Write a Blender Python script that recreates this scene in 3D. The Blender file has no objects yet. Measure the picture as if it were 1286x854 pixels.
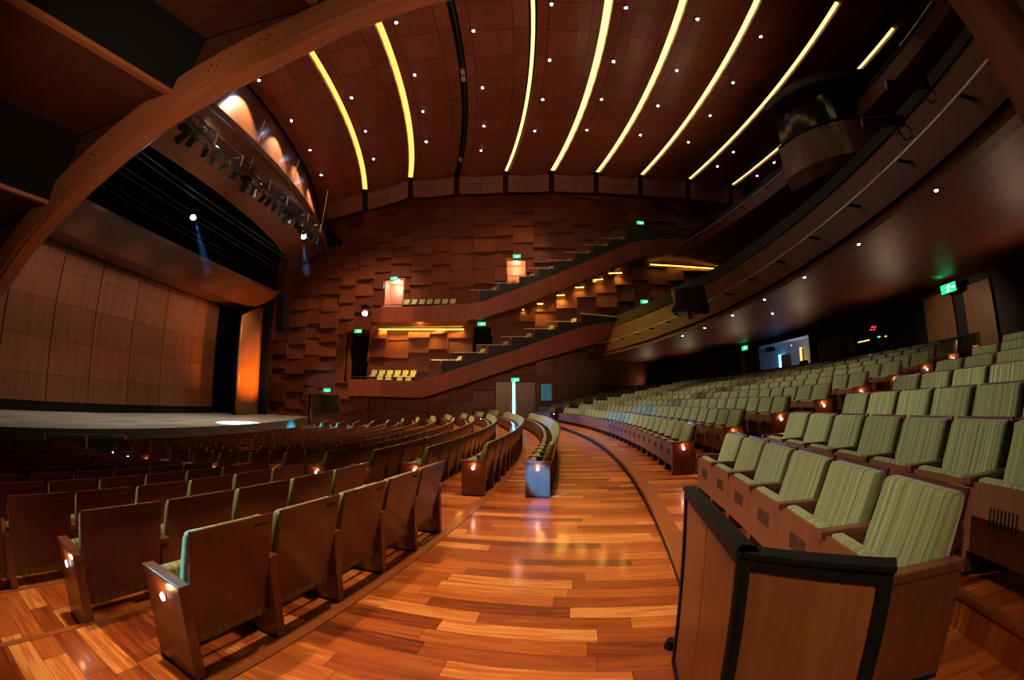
import bpy, bmesh, math, random
from mathutils import Vector, Matrix
random.seed(7)
S = bpy.context.scene
COL = S.collection
PI = math.pi
# ------------------------------------------------------------------ camera
CAMZ = 1.7
FPX, KD = 503.0, 0.05                       # fisheye: r = F (t + K t^3 + 1.2 K^2 t^5), pixels of a 1286 x 854 frame
PITCH, ROLL = math.radians(8.587), math.radians(-0.191)
UPc = Vector((math.sin(ROLL)*math.cos(PITCH), math.cos(ROLL)*math.cos(PITCH), math.sin(PITCH)))
FWc = (Vector((0, 0, 1)) - UPc*UPc.z).normalized()
RTc = Vector((FWc.y*UPc.z-FWc.z*UPc.y, FWc.z*UPc.x-FWc.x*UPc.z, FWc.x*UPc.y-FWc.y*UPc.x))
if RTc.x < 0: RTc = -RTc
# RTc, FWc, UPc: the world axes X (to the rear of the hall), Y (across the hall), Z in camera coordinates (right, up, ahead)
def rad_px(t): return FPX*(t+KD*t**3+1.2*KD*KD*t**5)
cam = bpy.data.cameras.new('camera'); cam_o = bpy.data.objects.new('camera', cam); COL.objects.link(cam_o)
right = Vector((RTc.x, FWc.x, UPc.x)); up = Vector((RTc.y, FWc.y, UPc.y)); fwd = Vector((RTc.z, FWc.z, UPc.z))
m = Matrix.Identity(4)
for i in range(3):
    m[i][0], m[i][1], m[i][2] = right[i], up[i], -fwd[i]
m[2][3] = CAMZ
cam_o.matrix_world = m
cam.type = 'PANO'; cam.sensor_width = 36.0; cam.sensor_fit = 'HORIZONTAL'; cam.clip_start = 0.02; cam.clip_end = 300
def fit_poly():                             # angle as a quartic of the radius in mm on the sensor
    n = 4; A = [[0.0]*n for _ in range(n)]; b = [0.0]*n
    for i in range(1, 400):
        t = i*1.62/400; r = rad_px(t)*36/1286
        v = [r, r*r, r**3, r**4]
        for a in range(n):
            b[a] += v[a]*t
            for c in range(n): A[a][c] += v[a]*v[c]
    for a in range(n):
        for c in range(a+1, n):
            f = A[c][a]/A[a][a]
            for d in range(n): A[c][d] -= f*A[a][d]
            b[c] -= f*b[a]
    x = [0]*n
    for a in reversed(range(n)):
        x[a] = (b[a]-sum(A[a][c]*x[c] for c in range(a+1, n)))/A[a][a]
    return x
kk = fit_poly()
pc = cam if hasattr(cam, 'panorama_type') else cam.cycles
pc.panorama_type = 'FISHEYE_LENS_POLYNOMIAL'
pc.fisheye_fov = math.radians(190)
pc.fisheye_polynomial_k0 = 0.0
pc.fisheye_polynomial_k1, pc.fisheye_polynomial_k2, pc.fisheye_polynomial_k3, pc.fisheye_polynomial_k4 = [-v for v in kk]
S.camera = cam_o
# where a line of sight of the camera meets a plane of the hall (used to survey positions of things on known planes)
def ray(px, py):
    x = px-643.0; y = 427.0-py; r = math.hypot(x, y)
    lo, hi = 0.0, 1.8
    for _ in range(40):
        mid = (lo+hi)/2
        if rad_px(mid) < r: lo = mid
        else: hi = mid
    s = math.sin(lo)/max(r, 1e-9)
    return (right*(x*s)+up*(y*s)+fwd*math.cos(lo)).normalized()
O = Vector((0, 0, CAMZ))
def onz(px, py, z): d = ray(px, py); return O+d*((z-CAMZ)/d.z)
def ony(px, py, y): d = ray(px, py); return O+d*(y/d.y)
def onx(px, py, x): d = ray(px, py); return O+d*(x/d.x)
def atd(px, py, D): d = ray(px, py); return O+d*(D/math.hypot(d.x, d.y))
def project(p):
    v = Vector(p)-O; c = Vector((v.dot(right), v.dot(up), v.dot(fwd))); n = c.length
    t = math.acos(max(-1, min(1, c.z/n))); rr = math.hypot(c.x, c.y)+1e-9
    r = rad_px(t) if t < 1.75 else 2000
    return 643+c.x/rr*r, 427-c.y/rr*r
# ------------------------------------------------------------------ world, exposure
w = bpy.data.worlds.new('hall_air'); S.world = w; w.use_nodes = True
w.node_tree.nodes['Background'].inputs[0].default_value = (1.0, 0.5, 0.3, 1)
w.node_tree.nodes['Background'].inputs[1].default_value = 0.006
S.view_settings.view_transform = 'Standard'; S.view_settings.look = 'None'
S.view_settings.gamma = 1.0; S.view_settings.use_curve_mapping = False
S.view_settings.exposure = 0.9
try:
    S.cycles.use_denoising = True; S.cycles.max_bounces = 6; S.cycles.diffuse_bounces = 3; S.cycles.glossy_bounces = 3
    S.cycles.sample_clamp_indirect = 4.0; S.cycles.caustics_reflective = False; S.cycles.caustics_refractive = False
    S.cycles.use_light_tree = True
except Exception: pass
# ------------------------------------------------------------------ lights of the hall and added fill spots
HC = Vector((-52.29, 16.58, 0))             # centre of the concentric rows, aisle and ceiling bands
BC = Vector((-40.0, 16.58, 0))              # centre of the balcony fronts
YW = 33.0                                   # far side wall
YG = 31.4                                   # front of the side galleries on it
def polar(c, R, deg, z=0.0):
    a = math.radians(deg); return Vector((c.x+R*math.cos(a), c.y+R*math.sin(a), z))
def spot(loc, aim, watts, deg, col=(1, .8, .58), blend=.6, size=.06, name='lamp'):
    l = bpy.data.lights.new(name, 'SPOT'); l.energy = watts; l.spot_size = math.radians(deg); l.spot_blend = blend
    l.color = col; l.shadow_soft_size = size
    o = bpy.data.objects.new(name, l); COL.objects.link(o); o.location = loc
    o.rotation_euler = (Vector(aim)-Vector(loc)).to_track_quat('-Z', 'Y').to_euler(); return o
def point(loc, watts, col=(1, .8, .58), size=.05, name='lamp'):
    l = bpy.data.lights.new(name, 'POINT'); l.energy = watts; l.color = col; l.shadow_soft_size = size
    o = bpy.data.objects.new(name, l); COL.objects.link(o); o.location = loc; return o
WARM = (1, .72, .45); WHITE = (1, .93, .82); BLUE = (.02, .27, 1)
# downlights of the aisle and of the side gallery over the camera
for (x, y, z, W, sz) in ((-.6, 3.6, 7.6, 900, 62), (.9, 7.5, 9.0, 1350, 52), (-2.8, 2.4, 6.2, 620, 70), (1.0, 13.5, 11, 1600, 46), (.8, 20.5, 13, 1700, 44)):
    spot((x, y, z), (x+.1, y, 0), W, sz, WARM, .9, .12, 'aisle_downlight_lamp')
for (x, y, z, ax, ay, az, W, sz) in ((.2, -.9, 3.7, 1.15, 1.3, .6, 150, 52), (-.9, -.8, 3.4, -1.6, 2.6, .5, 34, 70), (-2.6, -1.2, 2.9, -3.4, 1.4, .2, 22, 80)):
    spot((x, y, z), (ax, ay, az), W, sz, WARM, .9, .1, 'gallery_downlight_lamp')
# front-of-house lamps on the truss, on the raised seats
for (y0, ax, ay, W, sz) in ((12, 3.6, 3.0, 5200, 15), (14, 8, 4, 3600, 15), (17, 7, 10.5, 6000, 20), (20, 6, 18, 6000, 20), (22, 8, 25, 4200, 18)):
    spot((-13.2, y0, 12.2), (ax, ay, .7), W, sz, WHITE, .7, .15, 'truss_lamp')
# unseen fill spots, added to brighten the ceiling and far wall
for (x, y, z, ax, ay, az, W, sz) in ((11.4, 8, 9.4, 4, 18, 20.5, 800, 105), (11.4, 24, 9.4, 6, 20, 20.5, 600, 105), (-7, 1.2, 6.2, -8, 22, 20, 1300, 85), (1, 1.2, 7.2, -3, 21, 20, 1200, 72),
                                   (-7, 1.2, 6.4, -15, 33, 5, 1600, 40), (-1, 1.2, 6.6, -1, 33, 9, 3400, 42), (-3, 1.2, 6.4, -6, 33, 3.0, 1700, 36),
                                   (-4, 25.5, 19.6, -15.5, 33, 5, 6500, 46), (7, 26, 19.8, -3, 33, 11, 1700, 50)):
    spot((x, y, z), (ax, ay, az), W, sz, (1, .58, .33), .9, .2, 'wall_fill_lamp')
# added spots without fixtures that lift the dark soffit under the balcony
for a in (-16, -11, -6, -1, 4, 9, 14):
    spot(polar(HC, 65.6, a, 2.75), polar(HC, 62.5, a, 4.9), 48, 150, (1, .66, .40), .9, .2, 'soffit_fill_lamp')
for y in (8, 14, 20, 25):
    spot((-13.4, y, 11.6), (-16.5, y, 13.2), 60, 130, (1, .6, .36), .9, .2, 'header_fill_lamp')  # extra spots added to brighten the dark header
# stage
for (y, W) in ((9, 420), (13, 520), (17, 620), (21, 420)):
    spot((-13.6, y, 13.0), (-18.5, y+1, .1), W*4.2, 48, (1, .90, .76), .9, .1, 'stage_wash_lamp')
for y in (7.5, 11, 14.5, 18, 21.5, 24.5):
    spot((-17.6, y, 8.9), (-22.5, y+.3, 3.8), 190, 105, (1, .64, .40), .9, .2, 'shell_fill_lamp')  # unseen spots added for an even wash on the shell
spot((-17.6, 27.2, 11.6), onz(300, 531, .08), 60000, 10, (.30, .62, 1), .25, .05, 'stage_beam_lamp')
spot((-16.5, 27.2, 1.2), (-20.2, 26.8, 4.5), 1300, 95, (1, .28, .03), .8, .2, 'wing_lamp')
# blue moving lights
spot((-3.0, 2.1, 5.6), polar(HC, 53.62, -10.4, .34), 27000, 3.6, BLUE, .35, .05, 'blue_lamp')
spot((-13, 2.6, 7.6), (-1.76, 1.70, .72), 9000, 2.6, (.05, .75, 1), .5, .05, 'blue_lamp')
spot((-15.2, 24.0, 12.4), (3.0, 15.5, .2), 22000, 14, BLUE, .9, .05, 'blue_lamp')
spot((8.2, 25.0, 7.9), onz(412, 537, -.3), 300000, 7, (.03, .6, 1), .8, .05, 'blue_lamp')

# ------------------------------------------------------------------ materials
def mat(name):
    mt = bpy.data.materials.new(name); mt.use_nodes = True
    nt = mt.node_tree; return mt, nt, nt.nodes['Principled BSDF']
def plain(name, col, rough=.5, metal=0.0, coat=0.0, spec=.5):
    mt, nt, b = mat(name); b.inputs['Base Color'].default_value = (*col, 1); b.inputs['Roughness'].default_value = rough
    b.inputs['Metallic'].default_value = metal; b.inputs['Coat Weight'].default_value = coat
    b.inputs['Specular IOR Level'].default_value = spec
    n = nt.nodes.new('ShaderNodeTexNoise'); n.inputs['Scale'].default_value = 60
    bp = nt.nodes.new('ShaderNodeBump'); bp.inputs['Strength'].default_value = .06
    nt.links.new(n.outputs['Fac'], bp.inputs['Height']); nt.links.new(bp.outputs['Normal'], b.inputs['Normal'])
    return mt
def glow(name, col, strength):
    mt, nt, b = mat(name); b.inputs['Base Color'].default_value = (.02, .02, .02, 1)
    b.inputs['Emission Color'].default_value = (*col, 1); b.inputs['Emission Strength'].default_value = strength; return mt
def ramp(nt, fac, stops):
    r = nt.nodes.new('ShaderNodeValToRGB')
    while len(r.color_ramp.elements) < len(stops): r.color_ramp.elements.new(.5)
    for e, (p, c) in zip(r.color_ramp.elements, stops): e.position = p; e.color = (*c, 1)
    nt.links.new(fac, r.inputs['Fac']); return r.outputs['Color']
def mth(nt, op, a, b=None, c=None):
    n = nt.nodes.new('ShaderNodeMath'); n.operation = op
    for i, v in enumerate((a, b, c)):
        if v is None: continue
        if isinstance(v, (int, float)): n.inputs[i].default_value = v
        else: nt.links.new(v, n.inputs[i])
    return n.outputs[0]
def mixc(nt, fac, a, b, mode='MIX'):
    n = nt.nodes.new('ShaderNodeMix'); n.data_type = 'RGBA'; n.blend_type = mode
    for s, v in ((0, fac), (6, a), (7, b)):
        if isinstance(v, (int, float)): n.inputs[s].default_value = v
        elif isinstance(v, tuple): n.inputs[s].default_value = (*v, 1)
        else: nt.links.new(v, n.inputs[s])
    return n.outputs[2]
def wood(name, dark, light, scale=(6, 6, .5), rough=.35, coat=.0, coord='Object', island=0.0, joints=None, spec=.5):
    """veneer: stretched grain; island: tone varies from board to board; joints (u, v): fine open joints of the boarding in metres of UV"""
    mt, nt, b = mat(name)
    tc = nt.nodes.new('ShaderNodeTexCoord'); mp = nt.nodes.new('ShaderNodeMapping'); mp.inputs['Scale'].default_value = scale
    nt.links.new(tc.outputs[coord], mp.inputs['Vector'])
    n = nt.nodes.new('ShaderNodeTexNoise'); n.inputs['Scale'].default_value = 3; n.inputs['Detail'].default_value = 5; n.inputs['Roughness'].default_value = .65
    n.inputs['Distortion'].default_value = .6
    nt.links.new(mp.outputs['Vector'], n.inputs['Vector'])
    c = ramp(nt, n.outputs['Fac'], [(.3, dark), (.7, light)])
    if island:
        g = nt.nodes.new('ShaderNodeNewGeometry')
        v = mth(nt, 'MULTIPLY_ADD', g.outputs['Random Per Island'], island, 1-island/2)
        hs = nt.nodes.new('ShaderNodeHueSaturation'); nt.links.new(c, hs.inputs['Color']); nt.links.new(v, hs.inputs['Value']); c = hs.outputs['Color']
    if joints:
        sp = nt.nodes.new('ShaderNodeSeparateXYZ'); nt.links.new(tc.outputs['UV'], sp.inputs[0])
        ju, jv, wd = joints[:3]; vo = joints[3] if len(joints) > 3 else 0
        lines = None; cells = []
        for out, st in ((sp.outputs[0], ju), (sp.outputs[1], jv)):
            if not st: continue
            d = mth(nt, 'DIVIDE', mth(nt, 'ADD', out, vo) if out == sp.outputs[1] else out, st); f = mth(nt, 'FRACT', d); cells.append(mth(nt, 'FLOOR', d))
            l = mth(nt, 'LESS_THAN', f, wd/st)
            lines = l if lines is None else mth(nt, 'MAXIMUM', lines, l)
        wn = nt.nodes.new('ShaderNodeTexWhiteNoise'); wn.noise_dimensions = '2D'
        cb = nt.nodes.new('ShaderNodeCombineXYZ'); nt.links.new(cells[0], cb.inputs[0])
        if len(cells) > 1: nt.links.new(cells[1], cb.inputs[1])
        nt.links.new(cb.outputs[0], wn.inputs['Vector'])
        v = mth(nt, 'MULTIPLY_ADD', wn.outputs['Value'], .3, .85)
        hs = nt.nodes.new('ShaderNodeHueSaturation'); nt.links.new(c, hs.inputs['Color']); nt.links.new(v, hs.inputs['Value'])
        c = mixc(nt, lines, hs.outputs['Color'], tuple(x*.12 for x in dark))
    nt.links.new(c, b.inputs['Base Color'])
    b.inputs['Roughness'].default_value = rough; b.inputs['Coat Weight'].default_value = coat; b.inputs['Coat Roughness'].default_value = .15
    b.inputs['Specular IOR Level'].default_value = spec
    bp = nt.nodes.new('ShaderNodeBump'); bp.inputs['Strength'].default_value = .12; bp.inputs['Distance'].default_value = .01
    nt.links.new(n.outputs['Fac'], bp.inputs['Height']); nt.links.new(bp.outputs['Normal'], b.inputs['Normal'])
    return mt
def planks(name, width=.172, length=1.15, rot=-9.0, dim=1.0):
    mt, nt, b = mat(name)
    g = nt.nodes.new('ShaderNodeNewGeometry')
    mp = nt.nodes.new('ShaderNodeMapping'); mp.inputs['Rotation'].default_value = (0, 0, math.radians(-rot))
    nt.links.new(g.outputs['Position'], mp.inputs['Vector'])
    sp = nt.nodes.new('ShaderNodeSeparateXYZ'); nt.links.new(mp.outputs[0], sp.inputs[0])
    p, q = sp.outputs[0], sp.outputs[1]
    qd = mth(nt, 'DIVIDE', q, width); row = mth(nt, 'FLOOR', qd); fq = mth(nt, 'FRACT', qd)
    w1 = nt.nodes.new('ShaderNodeTexWhiteNoise'); w1.noise_dimensions = '1D'; nt.links.new(row, w1.inputs['W'])
    pd = mth(nt, 'DIVIDE', mth(nt, 'MULTIPLY_ADD', w1.outputs['Value'], 7.0, p), length)
    idx = mth(nt, 'FLOOR', pd); fp = mth(nt, 'FRACT', pd)
    cb = nt.nodes.new('ShaderNodeCombineXYZ'); nt.links.new(row, cb.inputs[0]); nt.links.new(idx, cb.inputs[1])
    w2 = nt.nodes.new('ShaderNodeTexWhiteNoise'); w2.noise_dimensions = '2D'; nt.links.new(cb.outputs[0], w2.inputs['Vector'])
    tone = w2.outputs['Value']
    gx = mth(nt, 'MULTIPLY_ADD', tone, 40.0, mth(nt, 'MULTIPLY', p, .9)); gy = mth(nt, 'MULTIPLY', q, 13.0)
    c2 = nt.nodes.new('ShaderNodeCombineXYZ'); nt.links.new(gx, c2.inputs[0]); nt.links.new(gy, c2.inputs[1])
    n = nt.nodes.new('ShaderNodeTexNoise'); n.inputs['Scale'].default_value = 1.6; n.inputs['Detail'].default_value = 6
    n.inputs['Roughness'].default_value = .6; n.inputs['Distortion'].default_value = 1.2
    nt.links.new(c2.outputs[0], n.inputs['Vector'])
    t2 = mth(nt, 'MULTIPLY_ADD', mth(nt, 'SUBTRACT', n.outputs['Fac'], .5), 1.35, mth(nt, 'MULTIPLY_ADD', tone, .95, .03))
    k = dim
    c = ramp(nt, t2, [(.0, (.12*k, .018*k, .004*k)), (.25, (.27*k, .052*k, .0085*k)), (.6, (.42*k, .098*k, .016*k)), (.85, (.55*k, .155*k, .028*k)), (1., (.70*k, .27*k, .07*k))])
    gap = mth(nt, 'MAXIMUM', mth(nt, 'LESS_THAN', fq, .018), mth(nt, 'LESS_THAN', fp, .0035))
    c = mixc(nt, gap, c, (.03, .012, .005))
    nt.links.new(c, b.inputs['Base Color'])
    b.inputs['Roughness'].default_value = .34; b.inputs['Coat Weight'].default_value = .35; b.inputs['Coat Roughness'].default_value = .12
    return mt
def fabric(name):
    mt, nt, b = mat(name)
    tc = nt.nodes.new('ShaderNodeTexCoord'); sp = nt.nodes.new('ShaderNodeSeparateXYZ'); nt.links.new(tc.outputs['UV'], sp.inputs[0])
    oi = nt.nodes.new('ShaderNodeObjectInfo')
    x = mth(nt, 'MULTIPLY_ADD', oi.outputs['Random'], 9.0, sp.outputs[0])
    def nz(scale, seed):
        n = nt.nodes.new('ShaderNodeTexNoise'); n.noise_dimensions = '1D'; n.inputs['Scale'].default_value = scale; n.inputs['Detail'].default_value = 2
        nt.links.new(mth(nt, 'ADD', x, seed), n.inputs['W']); return n.outputs['Fac']
    c = ramp(nt, nz(34, 0), [(.25, (.10, .115, .032)), (.45, (.175, .205, .06)), (.6, (.26, .29, .10)), (.78, (.37, .38, .17))])
    br = mth(nt, 'GREATER_THAN', nz(22, 50), .62)
    c = mixc(nt, mth(nt, 'MULTIPLY', br, .75), c, (.24, .125, .055))
    wv = nt.nodes.new('ShaderNodeTexNoise'); wv.inputs['Scale'].default_value = 220; nt.links.new(tc.outputs['Object'], wv.inputs['Vector'])
    c = mixc(nt, .35, c, ramp(nt, wv.outputs['Fac'], [(.3, (.35, .35, .35)), (.7, (1, 1, 1))]), 'MULTIPLY')
    nt.links.new(c, b.inputs['Base Color']); b.inputs['Roughness'].default_value = .85; b.inputs['Sheen Weight'].default_value = .25
    bp = nt.nodes.new('ShaderNodeBump'); bp.inputs['Strength'].default_value = .15; bp.inputs['Distance'].default_value = .003
    nt.links.new(wv.outputs['Fac'], bp.inputs['Height']); nt.links.new(bp.outputs['Normal'], b.inputs['Normal'])
    return mt
MAHOG = wood('mahogany', (.046, .0095, .0075), (.098, .022, .0155), (9, 9, .8), .30, .4)
MAHOGW = wood('mahogany_front', (.13, .038, .012), (.19, .060, .02), (9, 9, .8), .45, .0)
DARKW = wood('dark_end_wood', (.10, .030, .014), (.17, .055, .024), (9, 9, .7), .32, .3)
GFAB = plain('pale_green_fabric', (.40, .44, .22), .85)
FAB = fabric('striped_green_fabric')
BLACK = plain('black_metal', (.006, .006, .006), .55, spec=.22)
FELT = plain('black_cloth', (.006, .006, .007), .95, spec=.1)
CHAR = plain('charcoal_panel', (.017, .020, .019), .7, spec=.3)
CHROME = plain('steel_tube', (.75, .75, .73), .36, .85)
DARKM = plain('dark_steel', (.05, .05, .055), .4, .6)
SHING = wood('shingle_veneer', (.095, .024, .011), (.175, .049, .021), (2.2, 2.2, .14), .5, 0, 'Object', .5, None, .3)
CEILW = wood('ceiling_veneer', (.125, .034, .018), (.20, .057, .028), (.5, 3.5, 1), .45, 0, 'UV', 0, (1.9, 2.4, .04, 1.8), .35)
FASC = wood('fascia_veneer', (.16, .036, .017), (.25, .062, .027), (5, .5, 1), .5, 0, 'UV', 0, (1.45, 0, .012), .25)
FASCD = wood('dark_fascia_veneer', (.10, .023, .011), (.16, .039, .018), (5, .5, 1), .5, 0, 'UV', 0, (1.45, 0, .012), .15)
SOFF = wood('soffit_boards', (.105, .027, .013), (.17, .047, .022), (.35, 5, 1), .5, .0, 'UV', 0, (3.2, .62, .014), .3)
SHELL = wood('shell_veneer', (.11, .036, .015), (.20, .068, .027), (1.6, 1.6, .12), .5, 0, 'Object', .55, None, .3)
BEAMW = wood('beam_veneer', (.19, .056, .023), (.30, .095, .038), (.5, 6, 1), .4, .1, 'UV', 0, None)
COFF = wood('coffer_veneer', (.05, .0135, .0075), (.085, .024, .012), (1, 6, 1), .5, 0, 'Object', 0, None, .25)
TRIMW = wood('nosing_wood', (.22, .058, .013), (.36, .10, .022), (1.5, 8, 1), .35, .3)
AMBER = wood('amber_veneer', (.20, .066, .021), (.30, .105, .034), (7, 7, .5), .4, .05)
FLOORM = planks('plank_floor'); TREADM = planks('tread_planks', .165, 1.3, -14)
STAGEM, _nt, _b = mat('stage_boards'); _tc = _nt.nodes.new('ShaderNodeTexCoord'); _mp = _nt.nodes.new('ShaderNodeMapping'); _mp.inputs['Scale'].default_value = (.9, .22, 1)
_n = _nt.nodes.new('ShaderNodeTexNoise'); _n.inputs['Scale'].default_value = 1.6; _n.inputs['Detail'].default_value = 8; _n.inputs['Roughness'].default_value = .7
_nt.links.new(_tc.outputs['Object'], _mp.inputs['Vector']); _nt.links.new(_mp.outputs[0], _n.inputs['Vector'])
_nt.links.new(ramp(_nt, _n.outputs['Fac'], [(.32, (.085, .078, .064)), (.5, (.19, .178, .145)), (.68, (.30, .28, .235))]), _b.inputs['Base Color']); _b.inputs['Roughness'].default_value = .55
CREAM = plain('cream_door_veneer', (.38, .20, .12), .5)
GREYD = wood('grey_brown_door', (.15, .085, .055), (.24, .14, .095), (5, 5, .4), .4)
DIM = plain('plaster_room', (.42, .44, .46), .8)
E_STRIP = glow('cove_light', (1, .72, .26), 1.0)
E_STRIPY = glow('amber_cove_light', (1, .46, .09), 1.1)
E_YEL = glow('yellow_cove_light', (1, .56, .08), 4)
E_YEL2 = glow('yellow_cove_soft', (1, .56, .08), 2.2)
E_DOWN = glow('downlight_lens', (.6, .72, 1), 30)
E_GREEN = glow('exit_green', (.005, .8, .17), 1.3)
E_WHITE = glow('exit_white', (.6, 1, .75), 1.6)
E_BLUE = glow('blue_daylight', (.10, .42, 1), 5)
E_AISLE = glow('aisle_lens', (.6, .75, 1), 8)
E_CYAN = glow('beam_lens', (.25, .75, 1), 60)
E_RED = glow('red_led', (1, .03, .06), 1.6)
E_LED = glow('green_led', (.05, 1, .2), 3)
E_SPOT = glow('white_lens', (.9, .95, 1), 45)
TEAL = glow('teal_screen', (.02, .13, .15), .35)
GLASS, _nt, _b = mat('window_glass'); _b.inputs['Transmission Weight'].default_value = 1; _b.inputs['Roughness'].default_value = .02; _b.inputs['IOR'].default_value = 1.02
# ------------------------------------------------------------------ mesh helpers
def link(name, bm, mats, parent=None, smooth=False, mw=None):
    me = bpy.data.meshes.new(name)
    bmesh.ops.recalc_face_normals(bm, faces=bm.faces) if not smooth or True else None
    bm.to_mesh(me); bm.free()
    for x in (mats if isinstance(mats, (list, tuple)) else [mats]): me.materials.append(x)
    if smooth:
        for p in me.polygons: p.use_smooth = True
    o = bpy.data.objects.new(name, me); COL.objects.link(o)
    if parent: o.parent = parent
    if mw is not None: o.matrix_local = mw
    return o
def NB(): return bmesh.new()
def box(bm, x0, x1, y0, y1, z0, z1, mi=0, bev=0.0):
    vs = [bm.verts.new((x, y, z)) for x in (x0, x1) for y in (y0, y1) for z in (z0, z1)]
    fs = [bm.faces.new([vs[i] for i in f]) for f in ((0, 1, 3, 2), (4, 6, 7, 5), (0, 4, 5, 1), (2, 3, 7, 6), (0, 2, 6, 4), (1, 5, 7, 3))]
    for f in fs: f.material_index = mi
    if bev:
        es = list({e for f in fs for e in f.edges})
        r = bmesh.ops.bevel(bm, geom=es, offset=bev, segments=2, affect='EDGES', profile=.5)
        for f in r['faces']: f.material_index = mi
    return vs
def hexa(bm, p, mi=0):                      # p: 8 points, bottom four then top four, both in turn
    vs = [bm.verts.new(q) for q in p]
    for f in ((0, 1, 2, 3), (7, 6, 5, 4), (0, 4, 5, 1), (1, 5, 6, 2), (2, 6, 7, 3), (3, 7, 4, 0)):
        bm.faces.new([vs[i] for i in f]).material_index = mi
    return vs
def cyl(bm, p0, p1, r0, r1=None, n=12, mi=0):
    r1 = r0 if r1 is None else r1
    p0 = Vector(p0); p1 = Vector(p1); d = (p1-p0).normalized()
    a = d.orthogonal().normalized(); b = d.cross(a)
    r = [[bm.verts.new(p+(a*math.cos(2*PI*i/n)+b*math.sin(2*PI*i/n))*q) for i in range(n)] for p, q in ((p0, r0), (p1, r1))]
    for i in range(n):
        bm.faces.new((r[0][i], r[0][(i+1) % n], r[1][(i+1) % n], r[1][i])).material_index = mi
    bm.faces.new(r[0][::-1]).material_index = mi; bm.faces.new(r[1]).material_index = mi
def tube(bm, pts, r, n=8, mi=0):
    pts = [Vector(p) for p in pts]; rings = []
    for i, p in enumerate(pts):
        d = (pts[min(i+1, len(pts)-1)]-pts[max(i-1, 0)]).normalized()
        a = d.cross(Vector((0, 0, 1))); a = a.normalized() if a.length > .05 else d.orthogonal().normalized(); b = d.cross(a)
        rings.append([bm.verts.new(p+(a*math.cos(2*PI*k/n)+b*math.sin(2*PI*k/n))*r) for k in range(n)])
    for s, t in zip(rings, rings[1:]):
        for k in range(n): bm.faces.new((s[k], s[(k+1) % n], t[(k+1) % n], t[k])).material_index = mi
    bm.faces.new(rings[0][::-1]).material_index = mi; bm.faces.new(rings[-1]).material_index = mi
def loft(bm, secs, closed=False, uvs=None, mi=0, cap=False, us=None):
    """secs: list of sections (lists of points); faces between neighbouring sections; UV: u along, v across, metres"""
    uv = bm.loops.layers.uv.verify()
    V = [[bm.verts.new(p) for p in s] for s in secs]
    n = len(secs[0]); L = [0.0]
    for i in range(1, len(secs)): L.append(L[-1]+(Vector(secs[i][0])-Vector(secs[i-1][0])).length)
    if us: L = us
    W = [0.0]
    for j in range(1, n+1): W.append(W[-1]+(Vector(secs[0][j % n])-Vector(secs[0][j-1])).length)
    for i in range(len(secs)-1):
        for j in range(n if closed else n-1):
            k = (j+1) % n
            f = bm.faces.new((V[i][j], V[i][k], V[i+1][k], V[i+1][j])); f.material_index = mi if isinstance(mi, int) else mi[j]
            for lp, c in zip(f.loops, ((L[i], W[j]), (L[i], W[j+1]), (L[i+1], W[j+1]), (L[i+1], W[j]))): lp[uv].uv = c
    if cap and closed:
        for s in (V[0][::-1], V[-1]): bm.faces.new(s).material_index = mi if isinstance(mi, int) else mi[0]
    return V
def arcs(bm, profs, c, a0, a1, step=1.2, closed=True, cap=True, mi=0):
    """sweep a profile [(R, z), ...] round centre c"""
    n = max(2, int(abs(a1-a0)/step)+1)
    return loft(bm, [[polar(c, R, a0+(a1-a0)*i/n, z) for R, z in profs] for i in range(n+1)], closed, None, mi, cap)
def thing(name, label, cat, loc=(0, 0, 0), rz=0.0, group=None):
    o = bpy.data.objects.new(name, None); COL.objects.link(o); o.empty_display_size = .1
    o.location = loc; o.rotation_euler = (0, 0, rz); o['label'] = label; o['category'] = cat
    if group: o['group'] = group
    return o
def tag(o, label, cat, group=None):
    o['label'] = label; o['category'] = cat
    if group: o['group'] = group
    return o
def struct(o): o['kind'] = 'structure'; return o
ORD = ['first', 'second', 'third', 'fourth', 'fifth', 'sixth', 'seventh', 'eighth', 'ninth', 'tenth', 'eleventh', 'twelfth', 'thirteenth',
       'fourteenth', 'fifteenth', 'sixteenth', 'seventeenth', 'eighteenth', 'nineteenth', 'twentieth', 'twenty-first', 'twenty-second', 'twenty-third',
       'twenty-fourth', 'twenty-fifth', 'twenty-sixth', 'twenty-seventh', 'twenty-eighth', 'twenty-ninth', 'thirtieth', 'thirty-first', 'thirty-second', 'thirty-third', 'thirty-fourth']
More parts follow.
